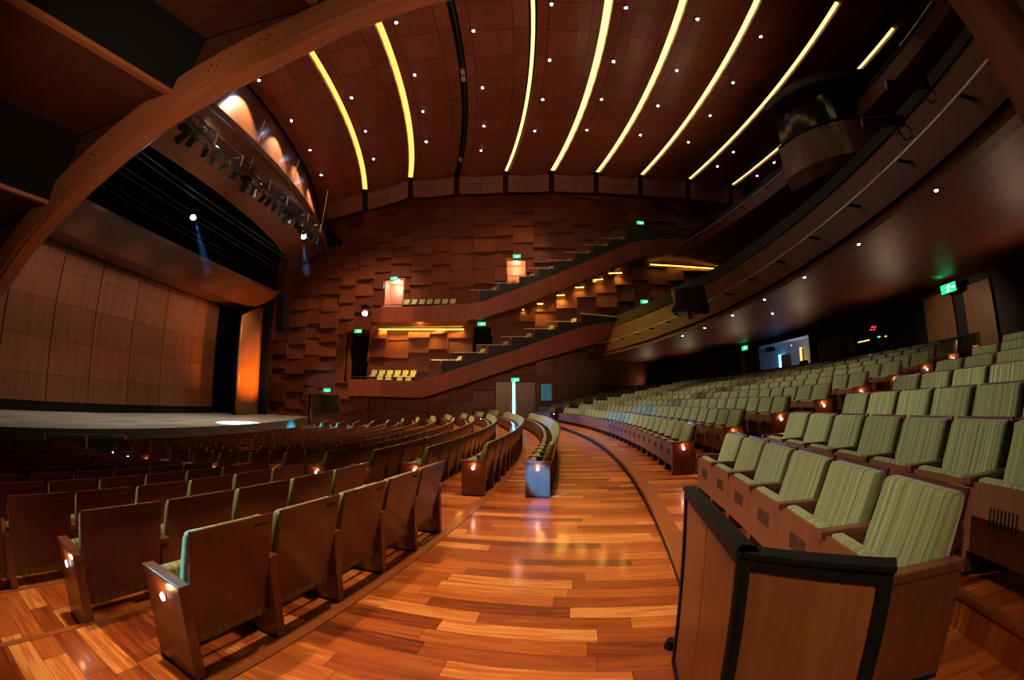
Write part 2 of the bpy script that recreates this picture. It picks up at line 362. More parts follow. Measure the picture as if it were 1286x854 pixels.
# ------------------------------------------------------------------ floors
LFLOOR = [0, -.11, -.23, -.35, -.47, -.59, -.72, -.84, -.91, -.95, -.98, -1.0]
LR = [52.70-1.12*k for k in range(12)]       # back line of the rows left of the aisle
RZ0 = .22
RFLOOR = [RZ0, .45, .66, .86, 1.05, 1.24, 1.43, 1.62, 1.80]
RR = [56.50+1.02*k for k in range(9)]        # back line of the rows right of the aisle
A0, A1 = -21.5, 19.0
bm = NB(); arcs(bm, [(52.70, 0), (55.40, 0), (55.40, -.3), (52.70, -.3)], HC, A0, A1)
struct(link('floor', bm, FLOORM))
bm = NB(); arcs(bm, [(52.66, .012), (52.80, .012), (52.80, -.02), (52.66, -.02)], HC, A0, A1)
struct(link('trim_1', bm, TRIMW))
for k in range(12):
    r1 = LR[k]-.02 if k else 52.70; r0 = LR[k]-1.14
    if k == 11: r0 = 38.2
    bm = NB(); arcs(bm, [(r0, LFLOOR[k]), (r1, LFLOOR[k]), (r1, -1.6), (r0, -1.6)], HC, A0, A1)
    struct(link('floor', bm, TREADM))
    if k:                                    # nosing of the tread above
        z = LFLOOR[k-1]; bm = NB(); arcs(bm, [(r1-.015, z+.004), (r1+.045, z+.004), (r1+.045, z-.03), (r1-.015, z-.03)], HC, A0, A1)
        struct(link('trim_2', bm, TRIMW))
bm = NB(); arcs(bm, [(55.38, 0), (55.44, 0), (55.44, RZ0-.05), (55.38, RZ0-.05)], HC, A0, A1); struct(link('trim_3', bm, BLACK))
bm = NB(); arcs(bm, [(55.34, RZ0-.05), (55.52, RZ0-.05), (55.52, RZ0+.006), (55.34, RZ0+.006)], HC, A0, A1); struct(link('trim_4', bm, TRIMW))
for k in range(9):
    r0 = 55.44 if k == 0 else RR[k]-.62; r1 = RR[k]+.40 if k < 8 else 67
    bm = NB(); arcs(bm, [(r0, RFLOOR[k]), (r1, RFLOOR[k]), (r1, -.3), (r0, -.3)], HC, A0, A1)
    struct(link('floor', bm, TREADM))
    if k:
        z = RFLOOR[k]; bm = NB(); arcs(bm, [(r0-.012, z-.035), (r0+.05, z-.035), (r0+.05, z+.004), (r0-.012, z+.004)], HC, A0, A1)
        struct(link('trim_5', bm, TRIMW))
# ------------------------------------------------------------------ stage
bm = NB()
def stage_section(a):
    p = polar(HC, 38.35, a, .08); return [Vector((-25.5, p.y, .08)), p, Vector((p.x, p.y, -1.6)), Vector((-25.5, p.y, -1.6))]
loft(bm, [stage_section(-26+46.5*i/40) for i in range(41)], True, cap=True, mi=[0, 1, 1, 1])
st = struct(link('floor', bm, [STAGEM, plain('stage_front', (.028, .028, .026), .7)]))
bm = NB()                                    # concert shell: tall veneer panels, each in courses, standing on a black skirting
ys = [6.3, 9.0, 11.76, 14.45, 17.25, 19.95, 22.65, 25.4]
zc = [.56, 1.9, 3.6, 5.5, 7.2, 8.3]
shell = thing('stage_shell', 'tall brown veneered concert shell standing at the back of the stage', 'stage shell', (-22.5, 16, .08))
for i in range(7):
    bm = NB()
    for j in range(5):
        a, b = ys[i]+.045-16, ys[i+1]-.045-16; z0, z1 = zc[j]-.08+.01, zc[j+1]-.08-.005
        if j % 2 == i % 2 and j < 4: z1 -= .0
        x0 = -.05 if i % 2 else 0.0; x1 = .05 if i % 2 else 0.0
        hexa(bm, [(-.14, a, z0), (x0, a, z0), (x1, b, z0), (-.14, b, z0), (-.14, a, z1), (x0, a, z1), (x1, b, z1), (-.14, b, z1)])
    link('panel', bm, SHELL, shell)
bm = NB(); box(bm, -.3, -.02, ys[0]-16, ys[7]-16, 0, .46); box(bm, -.30, -.17, ys[0]-16, ys[7]-16, .46, 8.2); link('skirting', bm, FELT, shell)
# canopy over the shell
bm = NB()
secs = []
for i in range(13):
    y = 6+(28.2-6)*i/12; t = i/12
    secs.append([Vector((-22.3, min(y, 26.4), 8.3)), Vector((-20.6, min(y, 27.2), 8.35)), Vector((-18.7, y, 9.3+.35*t)), Vector((-18.7, y, 9.5+.35*t)), Vector((-22.3, min(y, 26.4), 8.9))])
loft(bm, secs, True, cap=True)
tag(link('stage_canopy', bm, wood('canopy_veneer', (.10, .03, .014), (.17, .055, .024), (1, 3, 1), .35, .15, 'UV', 0, (2.7, 0, .02))), 'sloping brown reflector canopy over the concert shell', 'canopy')
# lit wing panel
wing = thing('wing_panel', 'tall curved veneer wing panel glowing orange at the far stage side', 'panel', (-20.0, 26.7, .08))
bm = NB()
secs = []
for i in range(9):
    y = -1.42+2.8*i/8; x = -.18*(1-(y/1.4)**2)
    secs.append([Vector((x, y, 0)), Vector((x, y, 7.35+1.35*i/8)), Vector((x-.12, y, 7.35+1.35*i/8)), Vector((x-.12, y, 0))])
loft(bm, secs, True, cap=True)
link('panel_face', bm, wood('wing_veneer', (.26, .10, .03), (.42, .17, .05), (2, 1, .2), .35, .2, 'Object'), wing, True)
bm = NB(); box(bm, -.5, -.24, -1.3, 1.3, 0, 7.0); link('backing', bm, FELT, wing)
# black stage house
bm = NB()
box(bm, -26, -25.5, 0, 36, -1.6, 20)
struct(link('wall_stage', bm, FELT))
bm = NB(); box(bm, -25.5, -19.6, 28.6, 28.8, .08, 14); tag(link('black_drape', bm, FELT), 'black stage drape beyond the orange wing panel', 'drape')
bm = NB()
for i in range(24):
    y = 25.6+i*.125; a = .05*math.sin(i*1.9)
    hexa(bm, [(-23.2+a, y, .1), (-23.1+a, y, .1), (-23.1-a, y+.125, .1), (-23.2-a, y+.125, .1), (-23.2+a, y, 8.2), (-23.1+a, y, 8.2), (-23.1-a, y+.125, 8.2), (-23.2-a, y+.125, 8.2)])
tag(link('black_drape', bm, FELT), 'black pleated drape between the concert shell and the orange wing panel', 'drape')
bm = NB(); box(bm, -25.5, -15.6, 0, 36, 15.5, 15.8); struct(link('ceiling', bm, FELT))
bm = NB()                                    # flown bars and black border behind the header
for (x, z) in ((-17.2, 12.3), (-18.8, 12.0), (-20.6, 11.7)):
    tube(bm, [(x, 3, z), (x, 28.5, z)], .035); tube(bm, [(x, 3, z-.35), (x, 28.5, z-.35)], .03)
    for y in range(4, 29, 4): tube(bm, [(x, y, z-.35), (x, y, 15.45)], .012, 6)
tag(link('flown_bar_set', bm, DARKM), 'dark flown bars hanging in the black space above the stage canopy', 'rigging')
# ------------------------------------------------------------------ header and scalloped bulkhead over the proscenium
bm = NB(); arcs(bm, [(36.0, 12.5), (38.55, 14.5), (38.2, 15.6), (36.0, 15.6)], HC, -20, 22, mi=0); struct(link('ceiling', bm, wood('header_veneer', (.085, .026, .013), (.15, .048, .022), (.4, 3, 1), .34, .2, 'UV', 0, (3.2, 0, .02))))
bm = NB(); arcs(bm, [(38.55, 14.5), (37.3, 18.6), (37.0, 18.6), (38.2, 14.5)], HC, -20, 22); struct(link('wall_front', bm, wood('bulkhead_veneer', (.15, .05, .022), (.24, .085, .036), (.5, 4, 1), .35, .2, 'UV', 0, (2.6, 0, .02))))
bm = NB(); arcs(bm, [(38.75, 14.2), (38.95, 14.2), (38.95, 14.55), (38.75, 14.55)], HC, -20, 22); struct(link('trim_6', bm, DARKW))
for a in (-2.5, 1.8, 6.2, 10.6, 14.8):
    p = polar(HC, 39.6, a, 18.3); q = polar(HC, 38.2, a, 15.0); spot(p, q, 110, 50, (1, .50, .22), .25, .03, 'bulkhead_lamp')
# ------------------------------------------------------------------ ceiling: concentric bands with light coves between
RS = [37.3, 41.7, 45.55, 49.45, 53.5, 57.3, 61.1, 65.0, 69.5, 73.9, 78.5]
ZS = [18.6, 19.4, 20.3, 20.5, 20.6, 20.7, 20.7, 20.7, 20.7, 20.6, 20.5]
YC = 29.9                                    # where the bands stop short of the far wall
def a_at(R, y): return math.degrees(math.asin(max(-1, min(1, (y-HC.y)/R))))
for i in range(10):
    ra, rb = RS[i]+.22, RS[i+1]-.22
    bm = NB(); n = 26; secs = []; us = []
    for k in range(n+1):
        y = -2+(YC+2)*k/n; s = []
        for j in range(9):
            t = j/8; R = ra+(rb-ra)*t; zz = ZS[i]+(ZS[i+1]-ZS[i])*t-.26*math.sin(PI*t)-.05
            p = polar(HC, R, a_at(R, y), zz); s.append(p)
        s += [polar(HC, rb, a_at(rb, y), ZS[i+1]+.4), polar(HC, ra, a_at(ra, y), ZS[i]+.4)]
        secs.append(s)
    loft(bm, secs, True, cap=True)
    struct(link('ceiling', bm, CEILW))
    bm = NB()                                # end panel that drops towards the far wall
    secs = []
    for j in range(9):
        t = j/8; R = ra+(rb-ra)*t; p = polar(HC, R, a_at(R, YC+.12), ZS[i]+(ZS[i+1]-ZS[i])*t)
        b = -.08*math.sin(PI*t)
        secs.append([p+Vector((0, 0, b-.12)), p+Vector((0, .55, b-1.5)), p+Vector((0, .68, b-1.45)), p+Vector((0, .2, b+.1))])
    loft(bm, secs, True, cap=True); struct(link('trim_7', bm, CEILW))
bm = NB(); box(bm, -27, 32, -4, YW+2, 22.2, 22.5); struct(link('ceiling', bm, FELT))
names = ['amber', 'golden', None, 'thin pale', 'white gold', 'white gold', 'white gold', 'white gold', 'white gold']
for i in range(1, 10):
    dark = i == 3
    R = RS[i]; z = ZS[i]
    lab = 'dark slot with cable tray between two ceiling bands, third gap from the stage' if dark else 'long curved glowing light cove in the ceiling, %s gap from the stage' % ORD[i-1]
    y0, y1 = (-2, YC-.1)
    if i >= 8: y0 = 9.7
    t = thing('ceiling_slot' if dark else 'light_cove', lab, 'ceiling slot' if dark else 'ceiling light', polar(HC, R, 0, z))
    bm = NB(); n = 24
    wd = .20 if i != 4 else .10
    secs = [[polar(HC, R+q[0], a_at(R, y0+(y1-y0)*k/n), z+q[1])-t.location for q in ((-wd, .12), (wd, .12), (wd, .2), (-wd, .2))] for k in range(n+1)]
    loft(bm, secs, True, cap=True)
    if dark:
        link('tray', bm, FELT, t)
        bm = NB(); tube(bm, [polar(HC, R+.05, a_at(R, y), z+.02)-t.location for y in range(2, 29, 2)], .05); link('pipe', bm, DARKM, t)
        for y in (18.5, 17.9, 27.5): bm = NB(); p = polar(HC, R, a_at(R, y), z-.02)-t.location; box(bm, p.x-.12, p.x+.12, p.y-.2, p.y+.2, p.z-.1, p.z+.05); link('bracket', bm, CHROME, t)
    else:
        link('diffuser', bm, E_STRIPY if i < 3 else E_STRIP, t)
        bm = NB()
        for s in (-1, 1):
            secs = [[polar(HC, R+s*.235+q[0], a_at(R, y0+(y1-y0)*k/n), z+q[1])-t.location for q in ((-.015, -.04), (.015, -.04), (.015, .25), (-.015, .25))] for k in range(n+1)]
            loft(bm, secs, True, cap=True)
        link('cove_edge', bm, E_STRIPY and DARKW, t)
# ------------------------------------------------------------------ downlights in the ceiling
D2 = [(200, 82), (485, 113), (268, 276), (518, 323), (298, 411), (310, 523), (523, 465), (513, 555), (773, 15), (766, 221), (741, 367), (711, 483), (1048, 28), (1002, 226),
      (957, 366), (904, 480), (1236, 259), (1166, 390), (1102, 498), (34, 360), (86, 484), (115, 587)]
D1 = [(958, 296), (1078, 445), (1147, 554), (1188, 646)]
D3 = [(58, 70), (292, 134), (190, 304), (105, 426), (25, 525), (191, 561), (132, 614), (278, 649), (342, 600)]
K = 1/2.944
pts = [(430+x*K, y*K) for x, y in D2]+[(x*K, y*K) for x, y in D1]+[(856+x*K, y*K) for x, y in D3]
bands = {}
for q in pts:
    p = onz(q[0], q[1], 20.2); R = (p-HC).xy.length
    b = max(i for i in range(10) if RS[i] <= R or i == 0)
    t = (R-RS[b])/(RS[b+1]-RS[b]); z = ZS[b]+(ZS[b+1]-ZS[b])*t-.26*math.sin(PI*max(0, min(1, t)))-.06
    p = onz(q[0], q[1], z); bands.setdefault(b, []).append(p)
def downlight(p, label, group, e, r=.075):
    t = thing('downlight', label, 'downlight', p, 0, group)
    bm = NB(); cyl(bm, (0, 0, -.03), (0, 0, .02), r*1.35, r*1.25, 14); link('rim', bm, BLACK, t)
    bm = NB(); cyl(bm, (0, 0, -.045), (0, 0, -.031), r, r, 14); link('lens', bm, e, t)
    return t
for b, ps in sorted(bands.items()):
    for k, p in enumerate(sorted(ps, key=lambda v: -v.y)):
        downlight(p, 'small white recessed spot, %s from the far wall in ceiling band %s from the stage' % (ORD[k], ORD[b]), 'ceiling downlights', E_DOWN)
        spot(p-Vector((0, 0, .06)), (p.x, p.y, 0), (560 if p.x > -3 else 1900) if p.x < 3.5 else 40, (30 if p.x > 1 else 40) if p.x > -3 else 66, WARM, .8, .05, 'downlight_lamp')
# ------------------------------------------------------------------ far side wall clad in tilted veneer shingles
DOORS = []                                  # openings (x0, x1, z0, z1) in the far wall
def rect(px0, py0, px1, py1): a = ony(px0, py0, YW); b = ony(px1, py1, YW); return (min(a.x, b.x), max(a.x, b.x), min(a.z, b.z), max(a.z, b.z))
r_up1 = rect(484, 352, 506, 387); r_up2 = rect(637, 327, 660, 356); r_low = rect(437, 419, 463, 480)
r_mid = rect(596, 412, 617, 450); r_stage = rect(389, 495, 428, 533); r_main = (-1.35, 1.9, -.05, 3.2); r_up3 = rect(792, 286, 814, 310); r_l2 = rect(802, 385, 818, 404)
DOORS = [r_up1, r_up2, r_low, r_mid, r_stage, r_main, r_up3, r_l2]
def subtract(rs, d):
    out = []
    for (a, b, c, e) in rs:
        x0, x1, z0, z1 = max(a, d[0]), min(b, d[1]), max(c, d[2]), min(e, d[3])
        if x0 >= x1 or z0 >= z1: out.append((a, b, c, e)); continue
        if a < x0: out.append((a, x0, c, e))
        if x1 < b: out.append((x1, b, c, e))
        if c < z0: out.append((x0, x1, c, z0))
        if z1 < e: out.append((x0, x1, z1, e))
    return out
bm = NB(); rnd = random.Random(3)
x = -23.6; col = 0
while x < 27:
    wd = 1.72*rnd.uniform(.82, 1.2); z = -2.2+(.72 if col % 2 else 0)+rnd.uniform(-.3, .3)
    while z < 22.3:
        ht = 1.42*rnd.uniform(.86, 1.16)
        a, b, c, e = x, x+wd+.06, z, z+ht+.10
        tx = rnd.uniform(-.08, .26); tz = rnd.uniform(.14, .36); by = rnd.uniform(0, .10)
        if not (3.4 < (a+b)/2 and e < 6.6):
            rs = [(a, b, c, e)]
            for d in DOORS: rs = subtract(rs, d)
            def Y(px, pz): return YW-.05-by-tx*(px-a)/wd-tz*(e-pz)/(e-c)
            for (s0, s1, t0, t1) in rs:
                if s1-s0 < .03 or t1-t0 < .03: continue
                hexa(bm, [(s0, Y(s0, t0), t0), (s1, Y(s1, t0), t0), (s1, YW+.1, t0), (s0, YW+.1, t0), (s0, Y(s0, t1), t1), (s1, Y(s1, t1), t1), (s1, YW+.1, t1), (s0, YW+.1, t1)])
        z += ht
    x += wd; col += 1
struct(link('wall_far', bm, SHING))
bm = NB()                                    # smooth wall behind the raised seats, right of the main door
loft(bm, [[(x, YW-.05, -.3), (x, YW-.05, 6.8)] for x in (2.0+2.6*i for i in range(9))])
struct(link('wall_far', bm, wood('smooth_veneer', (.075, .022, .011), (.12, .038, .018), (.4, 3, 1), .25, .35, 'UV', 0, (2.6, 0, .02))))
bm = NB(); box(bm, 2.0, 3.35, YW-.35, YW, 0, 5.2); struct(link('trim_8', bm, wood('jamb_veneer', (.10, .024, .011), (.15, .04, .018), (5, 5, .5), .5, 0)))
bm = NB(); loft(bm, [[(x, YW-.03, z) for z in (3.2, 6.3)] for x in (-3.0, 0, 2.0)]); struct(link('wall_far', bm, FASC))
bm = NB(); box(bm, -27, 33, YW+3.2, YW+3.4, -2, 23); box(bm, -27, 33, -4.2, -4, -2, 23); struct(link('wall_near', bm, FELT))
# door openings
def portal(n, r, depth, inner, lamp=None, leaf=None, frame=None, lampcol=(1, .8, .66)):
    x0, x1, z0, z1 = r
    bm = NB()
    y0, y1 = YW-.24, YW+depth
    t = .09
    box(bm, x0-t, x0, y0, y1, z0, z1+t); box(bm, x1, x1+t, y0, y1, z0, z1+t); box(bm, x0, x1, y0, y1, z1, z1+t); box(bm, x0-t, x1+t, y0, y1, z0-.1, z0)
    o = struct(link('door_%d' % n, bm, frame or inner))
    bm = NB(); box(bm, x0-t, x1+t, y1, y1+.1, z0, z1+t); link('back_wall', bm, inner, o)
    if lamp: point(((x0+x1)/2, (y0+y1)/2+.1, z1-.3), lamp, lampcol, .1, 'door_lamp')
    return o
CRM = wood('lit_lobby_veneer', (.36, .15, .085), (.48, .23, .14), (4, 4, .4), .5)
portal(1, r_up1, 1.6, CRM, 85); portal(2, r_up2, 1.6, CRM, 60, lampcol=(1, .62, .38))
portal(3, r_low, 1.2, FELT, frame=AMBER)
portal(4, r_mid, .9, FELT, frame=FELT)
portal(5, r_up3, .8, FELT, frame=FELT); portal(6, r_l2, 1.0, CRM, 14)
d5 = portal(7, r_stage, 2.6, plain('olive_lobby', (.06, .05, .02), .6), 3, frame=AMBER, lampcol=(.8, 1, .5))
for k in range(4):
    bm = NB(); box(bm, r_stage[0], r_stage[1], YW+.1+.5*k, YW+.6+.5*k, r_stage[2], r_stage[2]+.22*(k+1)); link('step', bm, AMBER, d5)
x0, x1, z0, z1 = r_main
bm = NB(); box(bm, x0-.1, x0, YW-.12, YW+.2, z0, z1+.1); box(bm, x1, x1+.1, YW-.12, YW+.2, z0, z1+.1); box(bm, x0, x1, YW-.12, YW+.2, z1, z1+.1)
dm = struct(link('door_8', bm, DARKW))
gx = .13
for (a, b) in ((x0, gx-.1), (gx+.1, x1)):
    bm = NB(); box(bm, a+.01, b, YW-.03, YW+.05, z0+.02, z1, 0, .01); lf = link('leaf', bm, GREYD, dm)
    bm = NB(); xx = b-.12 if a == x0 else a+.12; tube(bm, [(xx, YW-.1, .9), (xx, YW-.1, 1.6)], .02); box(bm, xx-.02, xx+.02, YW-.1, YW-.02, .9, .94); box(bm, xx-.02, xx+.02, YW-.1, YW-.02, 1.56, 1.6); link('handle', bm, CHROME, lf)
bm = NB(); box(bm, gx-.16, gx+.16, YW+.1, YW+.14, z0, z1); link('daylight_gap', bm, E_BLUE, dm)
spot((gx, YW-.15, 1.8), (.6, 22, 0), 160, 40, (.3, .6, 1), .8, .1, 'door_gap_lamp')
# exit signs
def exit_sign(loc, rz, label, s=1.0):
    t = thing('exit_sign', label, 'exit sign', loc, rz, 'green exit signs')
    bm = NB(); box(bm, -.34*s, .34*s, -.04, .06, -.16*s, .16*s, 0, .01); link('housing', bm, BLACK, t)
    bm = NB(); box(bm, -.32*s, .32*s, -.05, -.041, -.14*s, .14*s); link('lit_panel', bm, E_GREEN, t)
    bm = NB()
    def q(*p):
        vs = [bm.verts.new((x*s, -.055, z*s)) for x, z in p]; bm.faces.new(vs)
    cyl(bm, (.05*s, -.052, .085*s), (.05*s, -.056, .085*s), .026*s, None, 10)                       # running figure
    q((-.02, .06), (.04, .06), (.02, -.03), (-.04, -.03)); q((-.04, -.03), (0, -.03), (.05, -.07), (.04, -.12), (.01, -.12), (.015, -.075), (-.03, -.045))
    q((-.04, -.03), (-.01, -.03), (-.05, -.10), (-.11, -.10), (-.11, -.075), (-.06, -.075)); q((.04, .055), (.1, .02), (.1, 0), (.03, .03)); q((-.02, .06), (-.09, .03), (-.09, .01), (-.02, .035))
    q((.14, -.015), (.22, -.015), (.22, -.05), (.29, 0), (.22, .05), (.22, .015), (.14, .015))       # arrow
    link('pictogram', bm, E_WHITE, t)
    bm = NB(); tube(bm, [(0, .01, .16*s), (0, .01, .30*s), (0, .5, .30*s)], .012); link('stem', bm, DARKM, t)
    return t
for (px, py, lab) in ((495, 350, 'lit green exit sign over the left pink doorway of the upper side gallery'), (649, 322, 'lit green exit sign over the orange doorway on the upper gallery slope'),
                      (804, 280, 'lit green exit sign at the top of the upper gallery steps'), (450, 416, 'lit green exit sign above the dark doorway beside the lower gallery'),
                      (605, 407, 'lit green exit sign above the dark door under the upper gallery bend'), (809, 379, 'lit green exit sign over the small amber doorway at the lower gallery top'),
                      (411, 490, 'lit green exit sign over the doorway beside the stage'), (647, 477, 'lit green exit sign over the double door at the aisle end')):
    exit_sign(ony(px, py, YW-.85), 0, lab, 1.0)
p = thing('wall_display', 'teal display panel on the wall right of the double door', 'display', (2.75, YW-.42, 2.35))
bm = NB(); box(bm, -.5, .5, -.03, .06, -.8, .7, 0, .01); link('housing', bm, BLACK, p); bm = NB(); box(bm, -.42, .46, -.04, -.031, -.72, .64); link('screen', bm, TEAL, p)
# ------------------------------------------------------------------ side galleries on the far wall
def smooth_line(ps, n=8):
    out = []
    for i in range(len(ps)-1):
        p0 = ps[max(i-1, 0)]; p1 = ps[i]; p2 = ps[i+1]; p3 = ps[min(i+2, len(ps)-1)]
        for k in range(n):
            t = k/n
            out.append(tuple(.5*((2*b)+(c-a)*t+(2*a-5*b+4*c-d)*t*t+(-a+3*b-3*c+d)*t**3) for a, b, c, d in zip(p0, p1, p2, p3)))
    out.append(tuple(ps[-1])); return out
def gallery(label, rim, soff_h, ends):
    """rim: (x, z bottom, z top) along the front"""
    t = thing('side_gallery', label, 'gallery', (rim[0][0], YG, rim[0][1]))
    L = t.location
    r = smooth_line(rim, 6)
    bm = NB(); secs = []
    for (x, zb, zt) in r:
        secs.append([Vector((x, YG-.10, zt))-L, Vector((x, YG+.02, zb))-L, Vector((x, YG+.14, zb))-L, Vector((x, YG+.08, zt+.02))-L])
    loft(bm, secs, True, cap=True); link('fascia', bm, FASC, t)
    bm = NB(); secs = []
    for (x, zb, zt) in r:
        secs.append([Vector((x, YG+.1, zb+.02))-L, Vector((x, YW+.1, zb-soff_h))-L, Vector((x, YW+.1, zb+.55))-L, Vector((x, YG+.1, zb+.55))-L])
    loft(bm, secs, True, cap=True); link('slab', bm, [SOFF], t)
    return t, r
def ry(px, py): p = ony(px, py, YG); return p.x, p.z
up_pts = []
for (px, yt, yb) in ((478, 386, 405), (520, 385, 404), (560, 383, 403), (600, 380, 400), (622, 373, 394), (660, 359.5, 382), (700, 344, 365), (745, 325, 346), (790, 306.5, 327), (815, 301.5, 321), (850, 300.5, 319), (893, 304, 325)):
    a = ry(px, yt); b = ry(px, yb); up_pts.append((a[0], b[1], a[1]))
low_pts = []
for (px, yt, yb) in ((437, 476.5, 497), (480, 477, 498), (528, 478, 499), (560, 468, 490), (600, 455, 477), (650, 438.5, 460), (700, 421, 445), (745, 407.5, 432), (775, 405, 428), (798, 407, 424)):
    a = ry(px, yt); b = ry(px, yb); low_pts.append((a[0], b[1], a[1]))
gu, ru = gallery('upper stepped side gallery with curved brown veneer front on the far wall', up_pts, .25, None)
gl, rl = gallery('lower stepped side gallery with brown veneer front on the far wall', low_pts, .0, None)
def z_at(r, x, k):
    for a, b in zip(r, r[1:]):
        if a[0] <= x <= b[0]: return a[k]+(b[k]-a[k])*(x-a[0])/(b[0]-a[0]+1e-9)
    return r[-1][k]
def rail(bm, pts, r=.028): tube(bm, pts, r, 6)
GP = {}
def gallery_seat(parent_loc, rz, label, group):
    t = thing('gallery_seat', label, 'seat', parent_loc, rz, group)
    if not GP:
        bm = NB(); uv = bm.loops.layers.uv.verify(); hexa(bm, [(-.24, -.28, .38), (.24, -.28, .38), (.24, -.20, .38), (-.24, -.20, .38), (-.24, -.06, .95), (.24, -.06, .95), (.24, .03, .95), (-.24, .03, .95)])
        for f in bm.faces:
            for l in f.loops: l[uv].uv = (l.vert.co.x, l.vert.co.z)
        GP['backrest'] = (bm, GFAB)
        bm = NB(); uv = bm.loops.layers.uv.verify(); box(bm, -.24, .24, -.62, -.2, .34, .45, 0, .03)
        for f in bm.faces:
            for l in f.loops: l[uv].uv = (l.vert.co.x, l.vert.co.y)
        GP['seat'] = (bm, GFAB)
        bm = NB()
        for s in (-.29, .27): box(bm, s, s+.03, -.6, .0, 0, .58)
        box(bm, -.24, .24, .0, .03, .2, .6); GP['frame'] = (bm, MAHOG)
        for k, (bm, mt) in list(GP.items()):
            me = bpy.data.meshes.new(k); bmesh.ops.recalc_face_normals(bm, faces=bm.faces); bm.to_mesh(me); bm.free(); me.materials.append(mt); GP[k] = me
    for k, me in GP.items():
        o = bpy.data.objects.new(k, me); COL.objects.link(o); o.parent = t
    return t
def dress(g, r, x_flat, x_end, n, tag_, word):
    """dark parapet steps, chrome rails and single seats that climb behind the front; seats turned to the stage"""
    L = g.location
    for k in range(n):
        a = x_flat+(x_end-x_flat)*k/n; b = x_flat+(x_end-x_flat)*(k+1)/n
        zf = z_at(r, a, 2); zt = z_at(r, b, 2)+.42
        zb = z_at(r, b, 1)+.3
        bm = NB(); box(bm, a-L.x, b-L.x, .10, .30, min(zf, zb)-L.z-.5, zt-L.z); link('parapet_step', bm, CHAR, g)
        bm = NB(); rail(bm, [(a-.9-L.x, .2, zt-L.z+.12), (b-.6-L.x, .2, zt-L.z+.12)]); 
        for xx in (a-.1, b-.65): rail(bm, [(xx-L.x, .2, zt-L.z-.1), (xx-L.x, .2, zt-L.z+.12)], .018)
        link('rail', bm, CHROME, g)
        bm = NB(); zs = zt-.62; box(bm, a-L.x, b-L.x, .30, YW-YG, zs-.8-L.z, zs-L.z); link('step_floor', bm, CHAR, g)
        gallery_seat(Vector((b-.45, YG+.75, zs+.14)), math.radians(-40), 'pale green seat on the %s gallery slope, %s step up' % (word, ORD[k]), 'seats on the gallery steps')
dress(gu, ru, -2.6, 10.2, 8, 'u', 'upper'); dress(gl, rl, -5.6, 5.6, 6, 'l', 'lower')
for g, r, x0, x1 in ((gu, ru, 10.2, 17.6), (gl, rl, 5.6, 10.2)):
    L = g.location; za = z_at(r, x0, 2); zb = z_at(r, x1, 2)
    bm = NB(); hexa(bm, [(x0-L.x, .1, za-.4-L.z), (x1-L.x, .1, zb-.4-L.z), (x1-L.x, .3, zb-.4-L.z), (x0-L.x, .3, za-.4-L.z), (x0-L.x, .1, za+(1.9 if g is gu else 1.05)-L.z), (x1-L.x, .1, zb+.35-L.z), (x1-L.x, .3, zb+.35-L.z), (x0-L.x, .3, za+(1.9 if g is gu else 1.05)-L.z)])
    link('parapet_step', bm, CHAR, g)
    bm = NB(); rail(bm, [(x0-L.x, .2, za+(2.05 if g is gu else 1.2)-L.z), (x1-L.x, .2, zb+.5-L.z)]); link('rail', bm, CHROME if g is gl else DARKM, g)
for g, r, x0, x1 in ((gu, ru, -10.7, -2.6), (gl, rl, -13.4, -5.6)):     # flat part: rail above the front
    L = g.location; bm = NB(); z = z_at(r, x0+.5, 2)
    rail(bm, [(x0-L.x, .15, z+.22-L.z), (x1-L.x, .15, z+.22-L.z)])
    for k in range(6): xx = x0+(x1-x0)*k/5; rail(bm, [(xx-L.x, .15, z-.1-L.z), (xx-L.x, .15, z+.22-L.z)], .018)
    link('rail', bm, DARKM, g)
    bm = NB(); box(bm, x0-L.x, x1-L.x, .3, YW-YG-.05, .5, z-.55-L.z); link('step_floor', bm, CHAR, g)
for k in range(7):
    p = ony(511+9.6*k, 382, YG+.85); gallery_seat(Vector((p.x, YG+.95, z_at(ru, -8, 2)-.12)), 0, 'pale green seat in the upper gallery row, %s from its left doorway' % ORD[k], 'upper gallery row')
for k in range(6):
    p = ony(470+9.8*k, 465, YG+1.1); gallery_seat(Vector((p.x, YG+1.25, 3.15)), 0, 'pale green seat in the lower gallery back row, %s from the left' % ORD[k], 'lower gallery rows')
for k in range(4):
    p = ony((477, 488, 502, 513)[k], 474, YG+.5); gallery_seat(Vector((p.x, YG+.60, 2.66)), 0, 'pale green seat in the lower gallery front row, %s from the left' % ORD[k], 'lower gallery rows')
